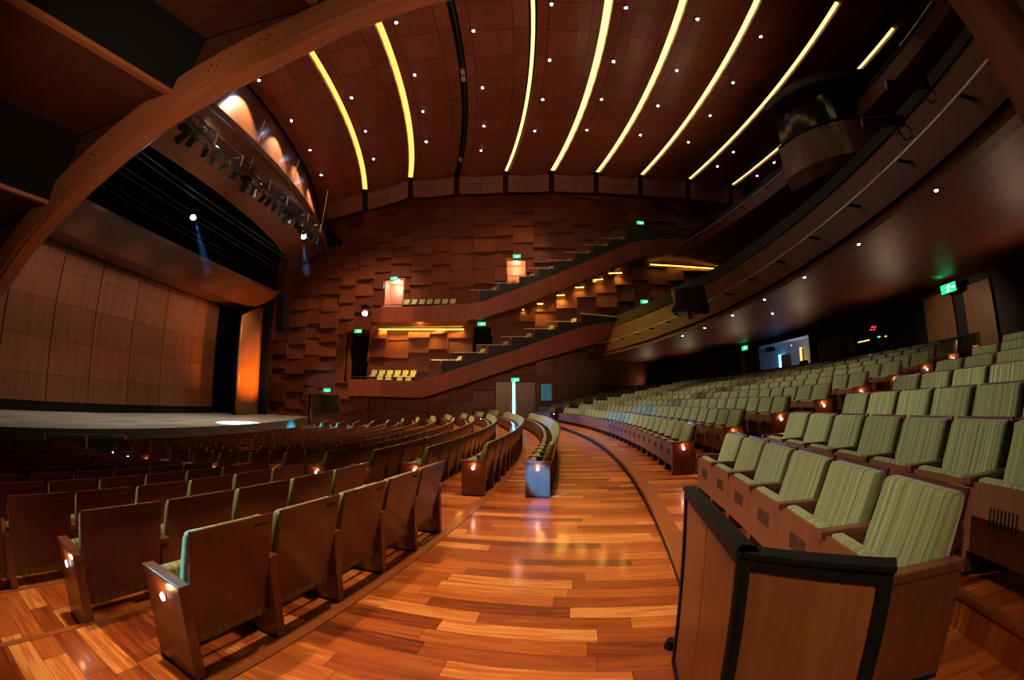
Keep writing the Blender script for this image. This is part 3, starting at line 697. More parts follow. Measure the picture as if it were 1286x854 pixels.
# yellow coves below the upper gallery
CV = [(476, 413, 582, 413), (634, 387.5, 658, 388.5), (663.5, 381, 682, 381), (688, 371, 709, 370), (717, 361, 733, 360), (738, 352, 757, 350), (762, 343, 781, 342), (817, 331.5, 907, 337.5), (912, 332, 940, 320)]
cl = ['long yellow light cove under the flat upper gallery front']+['short yellow light cove under the upper gallery slope, %s step up' % ORD[k] for k in range(6)]+['long yellow light cove under the upper gallery top landing', 'slanting yellow light cove where the upper gallery meets the balcony']
for k, c in enumerate(CV):
    a = ony(c[0], c[1], YW-.55); b = ony(c[2], c[3], YW-.55)
    t = thing('light_cove', cl[k], 'cove light', a, 0, None)
    d = b-a
    bm = NB(); hexa(bm, [Vector((0, -.05, -.05)), d+Vector((0, -.05, -.05)), d+Vector((0, .12, -.05)), Vector((0, .12, -.05)), Vector((0, -.05, .03)), d+Vector((0, -.05, .03)), d+Vector((0, .12, .03)), Vector((0, .12, .03))]); link('diffuser', bm, E_YEL if k < 7 else E_YEL2 if k < 8 else E_STRIPY, t)
    bm = NB(); hexa(bm, [Vector((0, -.12, -.02)), d+Vector((0, -.12, -.02)), d+Vector((0, -.06, -.02)), Vector((0, -.06, -.02)), Vector((0, -.12, .10)), d+Vector((0, -.12, .10)), d+Vector((0, -.06, .10)), Vector((0, -.06, .10))]); link('shade', bm, BLACK, t)
    l = bpy.data.lights.new('cove_lamp', 'AREA'); l.shape = 'RECTANGLE'; l.size = d.length; l.size_y = .12; l.energy = (42 if k == 0 else 52 if k < 4 else 26 if k < 7 else 2.5 if k == 7 else .2)*d.length; l.color = (1, .52, .08); l.spread = math.radians(120)
    lo = bpy.data.objects.new('cove_lamp', l); COL.objects.link(lo); lo.location = a+d/2+Vector((0, .1, -.09)); lo.rotation_euler = (math.radians(-22), 0, math.atan2(d.y, d.x))
# sloping soffit board under the flat upper gallery
a, b, c, d = ony(474, 405.5, YG+.1), ony(588, 403, YG+.1), ony(580, 411, YW-.5), ony(473, 412, YW-.5)
bm = NB(); hexa(bm, [a, b, c, d, a+Vector((0, 0, .08)), b+Vector((0, 0, .08)), c+Vector((0, 0, .08)), d+Vector((0, 0, .08))]); struct(link('trim_9', bm, AMBER))
point((a+b+c+d)/4+Vector((0, -.2, -.35)), 14, (1, .55, .12), .3, 'soffit_and_fill_lamp')
# ------------------------------------------------------------------ main balcony and its soffit
def X_R(apex): return apex-BC.x
BA0, BA1 = -22.0, 19.1
def bal(bm, prof, closed=True, mi=0): return arcs(bm, [(X_R(x), z) for x, z in prof], BC, BA0, BA1, 1.5, closed, closed, mi)
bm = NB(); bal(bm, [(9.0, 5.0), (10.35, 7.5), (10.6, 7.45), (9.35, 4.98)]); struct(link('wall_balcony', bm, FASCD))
bm = NB(); bal(bm, [(10.30, 7.5), (11.5, 8.75), (11.75, 8.7), (11.75, 7.2), (10.6, 7.3)]); struct(link('trim_10', bm, plain('black_capping', (.007, .006, .006), .8, spec=.2)))
bm = NB(); n = 26; secs = []
for i in range(n+1):
    y = -3+(YW+3)*i/n
    R = X_R(9.05); f = Vector((BC.x+math.sqrt(R*R-(y-BC.y)**2), y, 5.0)); R2 = 68.0; g = Vector((HC.x+math.sqrt(R2*R2-(y-HC.y)**2), y, 4.65))
    secs.append([f+(g-f)*(k/10) for k in range(11)])
loft(bm, secs); struct(link('ceiling', bm, SOFF))
bm = NB(); loft(bm, [[p+Vector((0, 0, .3)) for p in s] for s in secs]); struct(link('floor', bm, FELT))
# soffit downlights
SD = [(1175, 237), (1078, 305), (1010, 347), (960, 375), (920, 395), (885, 411), (857, 421), (1277, 306), (1174, 349), (1068, 388), (970, 393), (912, 435), (878, 443)]
ll = sorted([onz(q[0], q[1], 4.93) for q in SD], key=lambda v: v.y)
for k, p in enumerate(ll):
    e = (p-HC).xy.length
    downlight(p, 'tiny recessed downlight in the balcony soffit, %s from the near end' % ORD[k], 'balcony soffit downlights', E_DOWN, .035)
    spot(p-Vector((0, 0, .06)), (p.x, p.y, 0), 34, 95, WARM, .8, .03, 'soffit_and_fill_lamp')
# hand rail on brackets in front of the fascia
t = thing('front_rail', 'long bright tube rail on black brackets along the main balcony front', 'rail', polar(BC, X_R(9.15), 0, 6.05))
L = t.location
bm = NB(); tube(bm, [polar(BC, X_R(9.15), -17.6+35.0*i/40, 6.05)-L for i in range(41)], .03, 8); link('tube', bm, CHROME, t)
for i in range(14):
    a = -16.4+2.5*i; bm = NB(); tube(bm, [polar(BC, X_R(9.15), a, 6.03)-L, polar(BC, X_R(9.66), a, 6.0)-L], .04, 6); link('bracket', bm, BLACK, t)
# upper balcony
def ub(prof, mt, nm): 
    bm = NB(); bal(bm, prof); return struct(link(nm, bm, mt))
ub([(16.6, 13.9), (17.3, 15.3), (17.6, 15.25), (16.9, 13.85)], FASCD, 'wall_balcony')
ub([(16.8, 13.9), (26, 12.9), (26, 13.3), (16.9, 14.2)], SOFF, 'ceiling')
ub([(17.25, 15.3), (17.9, 16.1), (18.2, 16.0), (17.6, 15.2)], plain('black_capping_upper', (.007, .006, .006), .8, spec=.2), 'trim_11')
t = thing('front_rail', 'thin pale tube rail along the upper balcony front', 'rail', polar(BC, X_R(16.3), 0, 14.6)); L = t.location
for (a0, a1) in ((-18, -9.6), (-1.5, 15.2)):
    bm = NB(); tube(bm, [polar(BC, X_R(16.3), a0+(a1-a0)*i/20, 14.6)-L for i in range(21)], .03, 6); link('tube', bm, CHROME, t)
for a in (-16.5, -13.5, -10.5, .5, 3.5, 6.5, 9.5, 12.5):
    bm = NB(); tube(bm, [polar(BC, X_R(16.3), a, 14.6)-L, polar(BC, X_R(16.95), a, 14.45)-L], .03, 6); link('bracket', bm, BLACK, t)
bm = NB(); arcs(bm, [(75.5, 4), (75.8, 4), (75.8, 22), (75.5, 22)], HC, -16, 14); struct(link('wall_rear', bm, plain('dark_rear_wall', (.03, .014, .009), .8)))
# ------------------------------------------------------------------ rear wall of the stalls with doors and control windows
def rw(deg0, deg1, z0, z1, mt, nm, R=67.0, th=.15):
    bm = NB(); arcs(bm, [(R, z0), (R+th, z0), (R+th, z1), (R, z1)], HC, deg0, deg1, .8); return link(nm, bm, mt)
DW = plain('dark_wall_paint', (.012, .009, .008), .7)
def ang_of(px, py, R):
    d = ray(px, py); lo, hi = 0.0, 80.0
    for _ in range(50):
        mid = (lo+hi)/2
        if ((O+d*mid)-HC).xy.length < R: lo = mid
        else: hi = mid
    p = O+d*lo; return math.degrees(math.atan2(p.y-HC.y, p.x-HC.x)), p.z
wa1, wz0 = ang_of(954, 465, 67); wa0, wz1 = ang_of(1016, 420, 67)
va1, vz0 = ang_of(1018, 455, 67); va0, vz1 = ang_of(1112, 408, 67)
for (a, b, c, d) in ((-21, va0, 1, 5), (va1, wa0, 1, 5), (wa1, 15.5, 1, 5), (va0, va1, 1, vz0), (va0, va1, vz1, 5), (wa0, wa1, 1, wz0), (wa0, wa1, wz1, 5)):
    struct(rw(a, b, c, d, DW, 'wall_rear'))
w1 = struct(rw(wa0, wa1, wz0, wz1, GLASS, 'window_1', 67.02, .02)); w2 = struct(rw(va0, va1, vz0, vz1, GLASS, 'window_2', 67.02, .02))
def room(a0, a1, mt, R1, z0, z1, nm):
    bm = NB(); arcs(bm, [(67.2, z0-.9), (R1, z0-.9), (R1, z1+.3), (67.2, z1+.3)], HC, a0, a1, .8, False, False)
    for a in (a0, a1):
        vs = [bm.verts.new(polar(HC, R, a, z)) for R, z in ((67.2, z0-.9), (R1, z0-.9), (R1, z1+.3), (67.2, z1+.3))]; bm.faces.new(vs)
    return struct(link(nm, bm, mt))
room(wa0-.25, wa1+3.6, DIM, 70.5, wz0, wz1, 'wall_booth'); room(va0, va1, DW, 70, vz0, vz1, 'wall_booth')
am = (wa0+wa1)/2
point(polar(HC, 68.6, am+.9, wz1-.1), 30, (.75, .85, 1), .02, 'control_room_lamp')
# fittings inside the control room
ad = ang_of(986, 447, 70.2)[0]; asl = ang_of(1005, 440, 70.1)[0]; asp = ang_of(967, 439, 69.4)
dd = polar(HC, 70.3, ad, wz0-.9)
t = thing('control_room_door', 'dark brown door with blue lit edge inside the control room', 'door', dd, math.radians(ad-90))
bm = NB(); box(bm, -.45, .45, -.08, 0, 0, 1.95, 0, .01); link('leaf', bm, DARKW, t); bm = NB(); box(bm, -.66, -.46, -.09, -.02, 0, 2.0); link('lit_gap', bm, E_BLUE, t)
t = thing('lit_door_slit', 'narrow yellow lit slot at the right of the control room', 'light', polar(HC, 70.2, asl, wz0-.6), math.radians(asl-90))
bm = NB(); box(bm, -.1, .1, -.06, 0, 0, 1.9); link('slot', bm, glow('amber_slot', (1, .5, .12), 1.6), t); bm = NB(); box(bm, -.16, -.1, -.07, .02, 0, 1.8); box(bm, .1, .16, -.07, .02, 0, 1.8); link('frame', bm, AMBER, t)
t = thing('wall_speaker', 'small black monitor speaker hung in the control room', 'speaker', polar(HC, 69.4, asp[0], asp[1]), math.radians(asp[0]-90)); bm = NB(); box(bm, -.3, .3, -.2, .2, -.12, .15, 0, .02); link('cabinet', bm, BLACK, t); bm = NB(); cyl(bm, (0, -.2, 0), (0, -.22, 0), .09); link('cone', bm, DARKM, t)
t = thing('control_desk', 'black mixing desk behind the control room glass', 'desk', polar(HC, 67.8, am, wz0-.9), math.radians(am-90)); bm = NB(); box(bm, -1.6, 1.6, -.3, .4, .6, .85, 0, .02); link('top', bm, BLACK, t)

for x in (-1.5, 1.4): bm = NB(); box(bm, x, x+.1, -.2, .3, 0, .6); link('leg', bm, BLACK, t)
bm = NB(); box(bm, .4, 1.0, .0, .1, .85, 1.15); link('screen', bm, BLACK, t)
vm = (va0+va1)/2
t = thing('lit_pelmet', 'dim amber lit curved pelmet inside the dark second booth window', 'light', polar(HC, 69, vm-.1, vz1-.25), math.radians(vm-90))
bm = NB(); loft(bm, [[Vector((x, .12*math.cos(x), -.22)), Vector((x, .12*math.cos(x)-.1, .0)), Vector((x, .12*math.cos(x), .03))] for x in [-1.3+.2*i for i in range(14)]], True, cap=True); link('valance', bm, AMBER, t)
bm = NB(); box(bm, -1.2, 1.2, -.03, .0, .06, .09); link('strip', bm, glow('pelmet_strip', (1, .6, .15), 2.5), t)
t = thing('status_lights', 'red and green status lamps on dark equipment at the rear booth', 'lamp', polar(HC, 66.7, ang_of(1104, 412, 67)[0], ang_of(1104, 412, 67)[1]), math.radians(-7+-90+5))
bm = NB(); box(bm, -.35, .35, .02, .2, -.6, .2); link('rack', bm, BLACK, t)
for (x, z, e) in ((-.1, .06, E_RED), (.05, .04, E_RED), (-.2, -.03, E_RED), (-.02, -.05, E_RED), (.2, -.38, E_LED)): bm = NB(); box(bm, x-.05, x+.05, 0, .02, z-.02, z+.02); link('led', bm, e, t)
# rear doors
def rear_door(n, q0, q1, mt):
    a1, z1 = ang_of(q0[0], q0[1], 66.9); a0, z0 = ang_of(q1[0], q1[1], 66.9)
    bm = NB(); arcs(bm, [(66.88, 1.8), (66.98, 1.8), (66.98, max(z0, z1)), (66.88, max(z0, z1))], HC, a0, a1, .6); return struct(link('door_%d' % n, bm, mt)), a0, a1, max(z0, z1)
OAK = wood('amber_door', (.16, .075, .025), (.24, .115, .04), (3, 3, .4), .45)
o, a0, a1, zt = rear_door(9, (1159, 376), (1206, 450), OAK)
o, b0, b1, zt2 = rear_door(10, (1208, 361), (1256, 440), OAK)
rear_door(11, (930, 441), (938, 470), OAK)
aa, zz = ang_of(1192, 362, 66.4); sg = exit_sign(polar(HC, 66.4, aa, zz), math.radians(aa-90), 'lit green exit sign over the amber rear doors at the right', 1.0)
sg.rotation_euler = (0, 0, math.radians(aa-90))
aa2, zz2 = ang_of(936, 437, 66.6); exit_sign(polar(HC, 66.6, aa2, zz2), math.radians(aa2-90), 'lit green exit sign at the far end of the rear wall under the balcony', .9)
spot(polar(HC, 63.5, aa, 4.3), polar(HC, 66.9, aa, 3.2), 90, 70, WARM, .8, .05, 'door_downlight_lamp')
spot(polar(HC, 66.1, aa, zz+.1), polar(HC, 65.0, aa, 6), 10, 60, (.02, 1, .2), .6, .1, 'sign_glow_lamp')
spot(polar(HC, 66.3, aa2, zz2+.1), polar(HC, 65.2, aa2, 6), 9, 60, (.02, 1, .2), .6, .1, 'sign_glow_lamp')
# ------------------------------------------------------------------ projection booth under the ceiling
bt = thing('projection_booth', 'projecting wooden booth with dark curved window hung below the right ceiling', 'booth', atd(1040, 160, 20.5))
L = bt.location.copy()
cols = [(983, 152, 203, 243), (1003, 128, 176, 236), (1030, 103, 150, 222), (1060, 86, 128, 208), (1094, 74, 108, 190)]
fr = []; keys = []
for i, (px, yt, ym, yb) in enumerate(cols):
    base = atd(px, ym, 19.5+.28*(i-2)**2); keys.append((base.x, base.y, 0))
def crom(ps, n):
    out = []
    for i in range(len(ps)-1):
        p0 = ps[max(i-1, 0)]; p1 = ps[i]; p2 = ps[i+1]; p3 = ps[min(i+2, len(ps)-1)]
        for k in range(n+(i == len(ps)-2)):
            t = k/n; out.append(Vector([.5*((2*b)+(c-a)*t+(2*a-5*b+4*c-d)*t*t+(-a+3*b-3*c+d)*t**3) for a, b, c, d in zip(p0, p1, p2, p3)]))
    return out
fr = [(v, v, v) for v in crom(keys, 4)]
zb, zm, zt = 11.4, 14.0, 17.0
back = Vector((4.2, 2.4, 0))
bm = NB(); loft(bm, [[f[1]*1-L+Vector((0, 0, zm-f[1].z)), f[1]-L+Vector((-.25, -.1, zb+.6-f[1].z)), f[1]-L+Vector((.1, 0, zb-f[1].z)), f[1]-L+back+Vector((0, 0, zb+.4-f[1].z)), f[1]-L+back+Vector((0, 0, zm-f[1].z))] for f in fr], True, cap=True)
link('apron', bm, wood('booth_veneer', (.12, .040, .018), (.19, .066, .03), (5, .5, 1), .3, .3, 'UV', 0, (.9, 0, .015)), bt)
bm = NB(); loft(bm, [[f[1]-L+Vector((.35, .15, zm-f[1].z)), f[1]-L+Vector((.55, .2, zt-.4-f[1].z)), f[1]-L+back+Vector((0, 0, zt-.4-f[1].z)), f[1]-L+back+Vector((0, 0, zm-f[1].z))] for f in fr], True, cap=True)
link('dark_window', bm, plain('dark_glass', (.006, .006, .007), .12), bt)
bm = NB(); loft(bm, [[f[1]-L+Vector((-.05, 0, zt-.45-f[1].z)), f[1]-L+Vector((-.05, 0, zt-f[1].z)), f[1]-L+back+Vector((0, 0, zt-f[1].z)), f[1]-L+back+Vector((0, 0, zt-.45-f[1].z))] for f in fr], True, cap=True)
link('hood', bm, plain('dark_hood', (.03, .012, .008), .45), bt)
bm = NB(); tube(bm, [f[1]-L+Vector((-.03, 0, zm+.06-f[1].z)) for f in fr], .06, 6); link('sill', bm, BLACK, bt)
# ------------------------------------------------------------------ near side gallery over the camera
P0 = ony(-60, 430, 1.7); Pm = ony(300, 110, 1.7)
def bz(x): return 4.28+.315*x+(.0 if x > -6 else .0)        # lower edge of its front beam
beam_pts = [ony(q[0], q[1], 1.7) for q in ((-25, 412), (0, 375), (40, 318), (92, 262), (150, 210), (200, 170), (239, 145), (300, 110), (360, 80), (430, 45), (520, 12), (560, 1))]
s1 = (beam_pts[-1].z-beam_pts[-4].z)/(beam_pts[-1].x-beam_pts[-4].x)
x = beam_pts[-1].x; z = beam_pts[-1].z
for k in range(1, 8): beam_pts.append(Vector((x+k*.9, 1.7, z+.9*k*.37)))
nb = thing('gallery_front_beam', 'long curved brown veneer beam sweeping overhead in front of the camera', 'beam', beam_pts[6]); L = nb.location.copy()
bm = NB(); loft(bm, [[p-L, p-L+Vector((0, -.10, .005)), p-L+Vector((0, -.10, .075)), p-L+Vector((0, -.12, .075)), p-L+Vector((0, -.12, .36)), p-L+Vector((0, .02, .46)), p-L+Vector((0, .04, .05))] for p in beam_pts], True, cap=True); link('beam_board', bm, BEAMW, nb)
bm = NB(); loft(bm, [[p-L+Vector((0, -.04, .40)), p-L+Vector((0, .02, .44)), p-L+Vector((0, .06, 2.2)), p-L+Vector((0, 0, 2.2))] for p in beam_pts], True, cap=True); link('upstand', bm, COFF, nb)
bm = NB()
for k in (3, 6, 7):
    p = (beam_pts[k]+beam_pts[k+1])/2-L
    for s in (-.03, .03):
        for v in (-.02, .03): cyl(bm, (p.x+s, -.121, p.z+.22+v+s*.4), (p.x+s, -.127, p.z+.22+v+s*.4), .006, None, 8)
link('screw_head', bm, BLACK, nb)
def bx(x):
    for a, b in zip(beam_pts, beam_pts[1:]):
        if a.x <= x <= b.x: return a.z+(b.z-a.z)*(x-a.x)/(b.x-a.x)
    return beam_pts[-1].z if x > 0 else beam_pts[0].z
lips = [ony(q[0], q[1], 1.56) for q in ((54, 255), (206, 116), (385, 0))]
fq = onz(10, 0, lips[1].z); SK = (lips[1].x-fq.x)/(lips[1].y-fq.y)      # the steps of the soffit run askew to the beam
edges = [(lips[0].x-2.1, lips[0].z-.9)]+[(v.x, v.z) for v in lips]+[(lips[2].x+1.7*k, lips[2].z+.62*k) for k in (1, 2, 3, 4)]
def askew(bm, x0, x1, y0, y1, z0, z1):
    f = lambda x, y, z: (x+SK*(y-1.56), y, z)
    hexa(bm, [f(x0, y0, z0), f(x1, y0, z0), f(x1, y1, z0), f(x0, y1, z0), f(x0, y0, z1), f(x1, y0, z1), f(x1, y1, z1), f(x0, y1, z1)])
for k in range(len(edges)-1):                # stepped soffit: veneer treads, dark risers, each with a pale lip
    xa, xb = edges[k][0], edges[k+1][0]; z = edges[k+1][1]; zn = edges[min(k+2, len(edges)-1)][1]
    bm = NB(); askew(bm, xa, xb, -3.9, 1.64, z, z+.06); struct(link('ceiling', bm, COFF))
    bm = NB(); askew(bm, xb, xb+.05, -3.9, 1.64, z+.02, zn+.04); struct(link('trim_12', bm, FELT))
    bm = NB(); askew(bm, xb-.004, xb+.054, -3.9, 1.60, z-.012, z+.02); struct(link('trim_13', bm, BEAMW))
bm = NB(); hexa(bm, [(4.45, .88, 3.45), (6.3, .88, 3.45), (6.3, 1.2, 3.45), (4.52, 1.2, 3.45), (4.2, .88, 6.8), (6.3, .88, 6.8), (6.3, 1.2, 6.8), (4.24, 1.2, 6.8)])
struct(link('trim_14', bm, AMBER))
spot((-.2, .5, 3.3), (-1.0, 1.6, 4.1), 26, 110, WARM, .9, .15, 'soffit_and_fill_lamp')  # this and the next two are added fill for beam and end panel
spot((-1.5, .3, 2.9), (-2.7, 1.6, 3.35), 36, 100, WARM, .9, .2, 'soffit_and_fill_lamp')
spot((3.2, -.6, 3.9), (6.6, 1.3, 5.6), 14, 90, WARM, .9, .2, 'soffit_and_fill_lamp')
# ------------------------------------------------------------------ theatre seats
def seat_meshes(low=False):
    W = .66; h = W/2; out = {}
    sg = 1 if low else 2
    # back panel: bent plywood
    bm = NB(); prof = [(-.085, .27), (-.075, .36), (-.050, .50), (-.015, .66), (.020, .80), (.050, .95)]
    if low: prof = [prof[0], prof[3], prof[5]]
    w2 = h-.035
    secs = [[Vector((-w2, y, z)), Vector((w2, y, z)), Vector((w2, y+.022, z)), Vector((-w2, y+.022, z))] for y, z in prof]
    loft(bm, secs, True, cap=True)
    if not low: box(bm, -w2+.045, -w2+.145, .0605, .0655, .885, .90, 1)
    out['back_panel'] = (bm, [MAHOG, DARKM], False)
    # back cushion
    def cushion(front, th, wid, top_r):
        bm = NB(); uvl = bm.loops.layers.uv.verify()
        n = len(front); poly = []
        for i, (y, z) in enumerate(front): poly.append((y, z))
        for i, (y, z) in reversed(list(enumerate(front))): poly.append((y+th[i], z+(top_r if i == n-1 else 0)))
        xs = [-wid, -wid+.012, -wid+.035, wid-.035, wid-.012, wid] if not low else [-wid, wid]
        ins = [.022, .007, 0, 0, .007, .022] if not low else [0, 0]
        cy = sum(p[0] for p in poly)/len(poly)
        secs = []
        for x, i in zip(xs, ins):
            s = []
            for k, (y, z) in enumerate(poly):
                fr = k < n; s.append(Vector((x, y+(i if fr else 0), z-(i*.7 if (k in (n-1, n)) else 0)+(i*.5 if k in (0, 2*n-1) else 0))))
            secs.append(s)
        loft(bm, secs, True, cap=True)
        for f in bm.faces:
            for l in f.loops: l[uvl].uv = (l.vert.co.x, l.vert.co.z)
        return bm
    fr = [(-.135, .205), (-.20, .40), (-.185, .52), (-.135, .66), (-.085, .80), (-.052, .895), (-.030, .930)]
    th = [.046, .125, .13, .115, .10, .095, .070]
    if low: fr = [fr[0], fr[3], fr[6]]; th = [th[0], th[3], th[6]]
    out['back_cushion'] = (cushion(fr, th, h-.042, .004), [FAB], not low)
    # tipped-up seat: cushion and wooden pan
    bm = NB(); uvl = bm.loops.layers.uv.verify()
    box(bm, -h+.045, h-.045, -.405, -.315, .235, .625, 0, 0 if low else .025)
    for f in bm.faces:
        for l in f.loops: l[uvl].uv = (l.vert.co.x, l.vert.co.z+l.vert.co.y)
    out['seat_cushion'] = (bm, [FAB], not low)
    bm = NB(); box(bm, -h+.035, h-.035, -.435, -.405, .17, .605)
    if not low:
        for i in range(8): box(bm, -.12+.032*i, -.104+.032*i, -.4365, -.434, .36, .48, 1)
    out['seat_pan'] = (bm, [MAHOGW, BLACK], False)
    bm = NB(); box(bm, h-.04, h+.04, -.465, .005, .585, .635, 0, 0 if low else .008); out['armrest'] = (bm, [MAHOG if low else DARKW], False)
    bm = NB(); box(bm, h-.032, h+.032, -.435, -.01, .02, .585); box(bm, h-.04, h+.04, -.43, -.02, 0, .02, 1); out['side_panel'] = (bm, [DARKW, BLACK], False)
    return out
def to_meshes(d):
    r = {}
    for k, (bm, mats, sm) in d.items():
        me = bpy.data.meshes.new(k); bmesh.ops.recalc_face_normals(bm, faces=bm.faces); bm.to_mesh(me); bm.free()
        for x in mats: me.materials.append(x)
        if sm:
            for p in me.polygons: p.use_smooth = True
        r[k] = me
    return r
HI = to_meshes(seat_meshes()); LO = to_meshes(seat_meshes(True))
bm = NB(); cyl(bm, (.362, -.22, .50), (.370, -.22, .50), .033, None, 14); bm2 = bm
ME_RING = bpy.data.meshes.new('bezel'); bm.to_mesh(ME_RING); bm.free(); ME_RING.materials.append(CHROME)
bm = NB(); cyl(bm, (.370, -.22, .50), (.374, -.22, .50), .024, None, 14); ME_LENS = bpy.data.meshes.new('lens'); bm.to_mesh(ME_LENS); bm.free(); ME_LENS.materials.append(E_AISLE)
SEATS = []                                   # (side, block, row, index from the camera end, count, position, turn, width scale, ends)
def add_row(side, block, row, R, z, a0, a1, vis=True):
    arc = math.radians(a1-a0)*R; n = max(1, round(arc/.66)); da = (a1-a0)/n
    for i in range(n):
        a = a0+da*(i+.5); p = polar(HC, R, a, z)
        q = project(p+Vector((0, 0, .6)))
        if not (-70 < q[0] < 1360 and q[1] < 960): continue
        if p.y < -.6: continue
        SEATS.append(dict(side=side, block=block, row=row, i=i, n=n, p=p, a=a, sx=(math.radians(da)*R)/.66, first=i == 0, last=i == n-1))
for k in range(12):
    z = LFLOOR[k]; R = LR[k]
    st_ = -16.45 if k == 0 else (-16.75 if k == 1 else -20.6)
    if k >= 2:                               # further rows run on to the left; keep the seat joints where the photo has them
        st_ = -17.05-.735*52.7/R*4*(.66/.66)
    add_row('stalls', 'near', k, R, z, st_, -12.75)
    add_row('stalls', 'centre', k, R, z, -10.45, 10.45)
    add_row('stalls', 'far', k, R, z, 12.75, min(16.45+(1.2 if k > 2 else 0), a_at(R, YW-1.25)))
add_row('stalls', 'island', 0, 53.82, 0, -10.35, 7.6)
for k in range(9):
    z = RFLOOR[k]; R = RR[k]
    add_row('tier', 'near', k, R, z, -15.85 if k == 0 else -15.85-.72*(56.5/R)*(1 if k < 3 else 2), -11.5+.0*k)
    add_row('tier', 'centre', k, R, z, -9.6, 9.6)
    add_row('tier', 'far', k, R, z, 11.5, 15.6)
for s in SEATS:
    d = (s['p']-O).length
    s['w'] = d*(1.0 if s['side'] == 'tier' else 1.12)+(0 if s['block'] != 'far' else 2)
SEATS.sort(key=lambda s: s['w'])
CARD = ['one', 'two', 'three', 'four', 'five', 'six', 'seven', 'eight', 'nine', 'ten', 'eleven', 'twelve']
def seat_label(s):
    n_end = ORD[s['i']]; r = CARD[s['row']]; f_end = ORD[s['n']-1-s['i']]
    if s['block'] == 'island': return 'seat of the row standing in the aisle, %s from its blue lit near end' % n_end
    bn = {'near': 'near', 'centre': 'middle', 'far': 'far'}[s['block']]
    if s['side'] == 'stalls':
        if s['block'] == 'near' and s['row'] >= 2: return 'wooden seat back, near left block, row %s, %s from the radial steps' % (r, f_end)
        return 'wooden seat back, %s left block, row %s, %s from its near end' % (bn, r, n_end)
    if s['block'] == 'near': return 'green striped seat, near right block, row %s, %s from the radial steps' % (r, f_end)
    return 'green striped seat, %s right block, row %s, %s from its near end' % (bn, r, n_end)
grp = {('stalls', 'near'): 'seats of the near left block', ('stalls', 'centre'): 'seats of the middle left block', ('stalls', 'far'): 'seats of the far left block', ('stalls', 'island'): 'seats of the row in the aisle',
       ('tier', 'near'): 'seats of the near right block', ('tier', 'centre'): 'seats of the middle right block', ('tier', 'far'): 'seats of the far right block'}
MIRROR = Matrix.Scale(-1, 4, Vector((1, 0, 0)))
def part(me, name, par, mirror=False):
    o = bpy.data.objects.new(name, me); COL.objects.link(o); o.parent = par
    if mirror: o.matrix_local = MIRROR
    return o
NIND = 298
rest = []
nl = 0
for idx, s in enumerate(SEATS):
    if idx >= NIND: rest.append(s); continue
    t = thing('theatre_seat', seat_label(s), 'seat', s['p'], math.radians(s['a']-90), grp[(s['side'], s['block'])])
    t.scale = (s['sx'], 1, 1)
    for k, me in HI.items():
        o = part(me, k, t)
    if s['last']:
        part(HI['armrest'], 'armrest', t, True); part(HI['side_panel'], 'side_panel', t, True)
    if s['first'] and s['block'] not in ('near',) or (s['first'] and s['side'] == 'stalls' and s['row'] < 2):
        b = part(ME_RING, 'aisle_light', t); part(ME_LENS, 'lens', b)
        if nl < 26:
            nl += 1
            q = s['p']+Matrix.Rotation(math.radians(s['a']-90), 4, 'Z')@Vector((.42*s['sx'], -.22, .545))
            point(q, .55, (1, .42, .16), .02, 'aisle_light_lamp')
# the remaining far seats, too small to tell apart
bm = NB(); uvl = bm.loops.layers.uv.verify()
big = bpy.data.meshes.new('theatre_seats'); mats_all = [MAHOG, FAB, MAHOGW, DARKW, BLACK, DARKM, E_AISLE, CHROME]
for mt in mats_all: big.materials.append(mt)
idxm = {m_.name: i for i, m_ in enumerate(mats_all)}
def absorb(me, M):
    t = bmesh.new(); t.from_mesh(me); t.transform(M)
    u = t.loops.layers.uv.active
    vm_ = {v: bm.verts.new(v.co) for v in t.verts}
    flip = M.determinant() < 0
    for f in t.faces:
        vs = [vm_[v] for v in f.verts]
        nf = bm.faces.new(vs[::-1] if flip else vs)
        nf.material_index = idxm[me.materials[f.material_index].name]
        if u:
            ls = list(f.loops)[::-1] if flip else list(f.loops)
            for l0, l1 in zip(ls, nf.loops): l1[uvl].uv = l0[u].uv
    t.free()
for s in rest:
    M = Matrix.Translation(s['p'])@Matrix.Rotation(math.radians(s['a']-90), 4, 'Z')@Matrix.Diagonal((s['sx'], 1, 1, 1))
    for k, me in LO.items(): absorb(me, M)
    if s['last']:
        absorb(LO['armrest'], M@MIRROR); absorb(LO['side_panel'], M@MIRROR)
    if s['first'] and s['block'] != 'near': absorb(ME_RING, M); absorb(ME_LENS, M)
bm.to_mesh(big); bm.free()
o = bpy.data.objects.new('theatre_seats', big); COL.objects.link(o); tag(o, 'many small distant rows of green and dark wood seats beyond the nearer rows', 'seats'); o['kind'] = 'stuff'
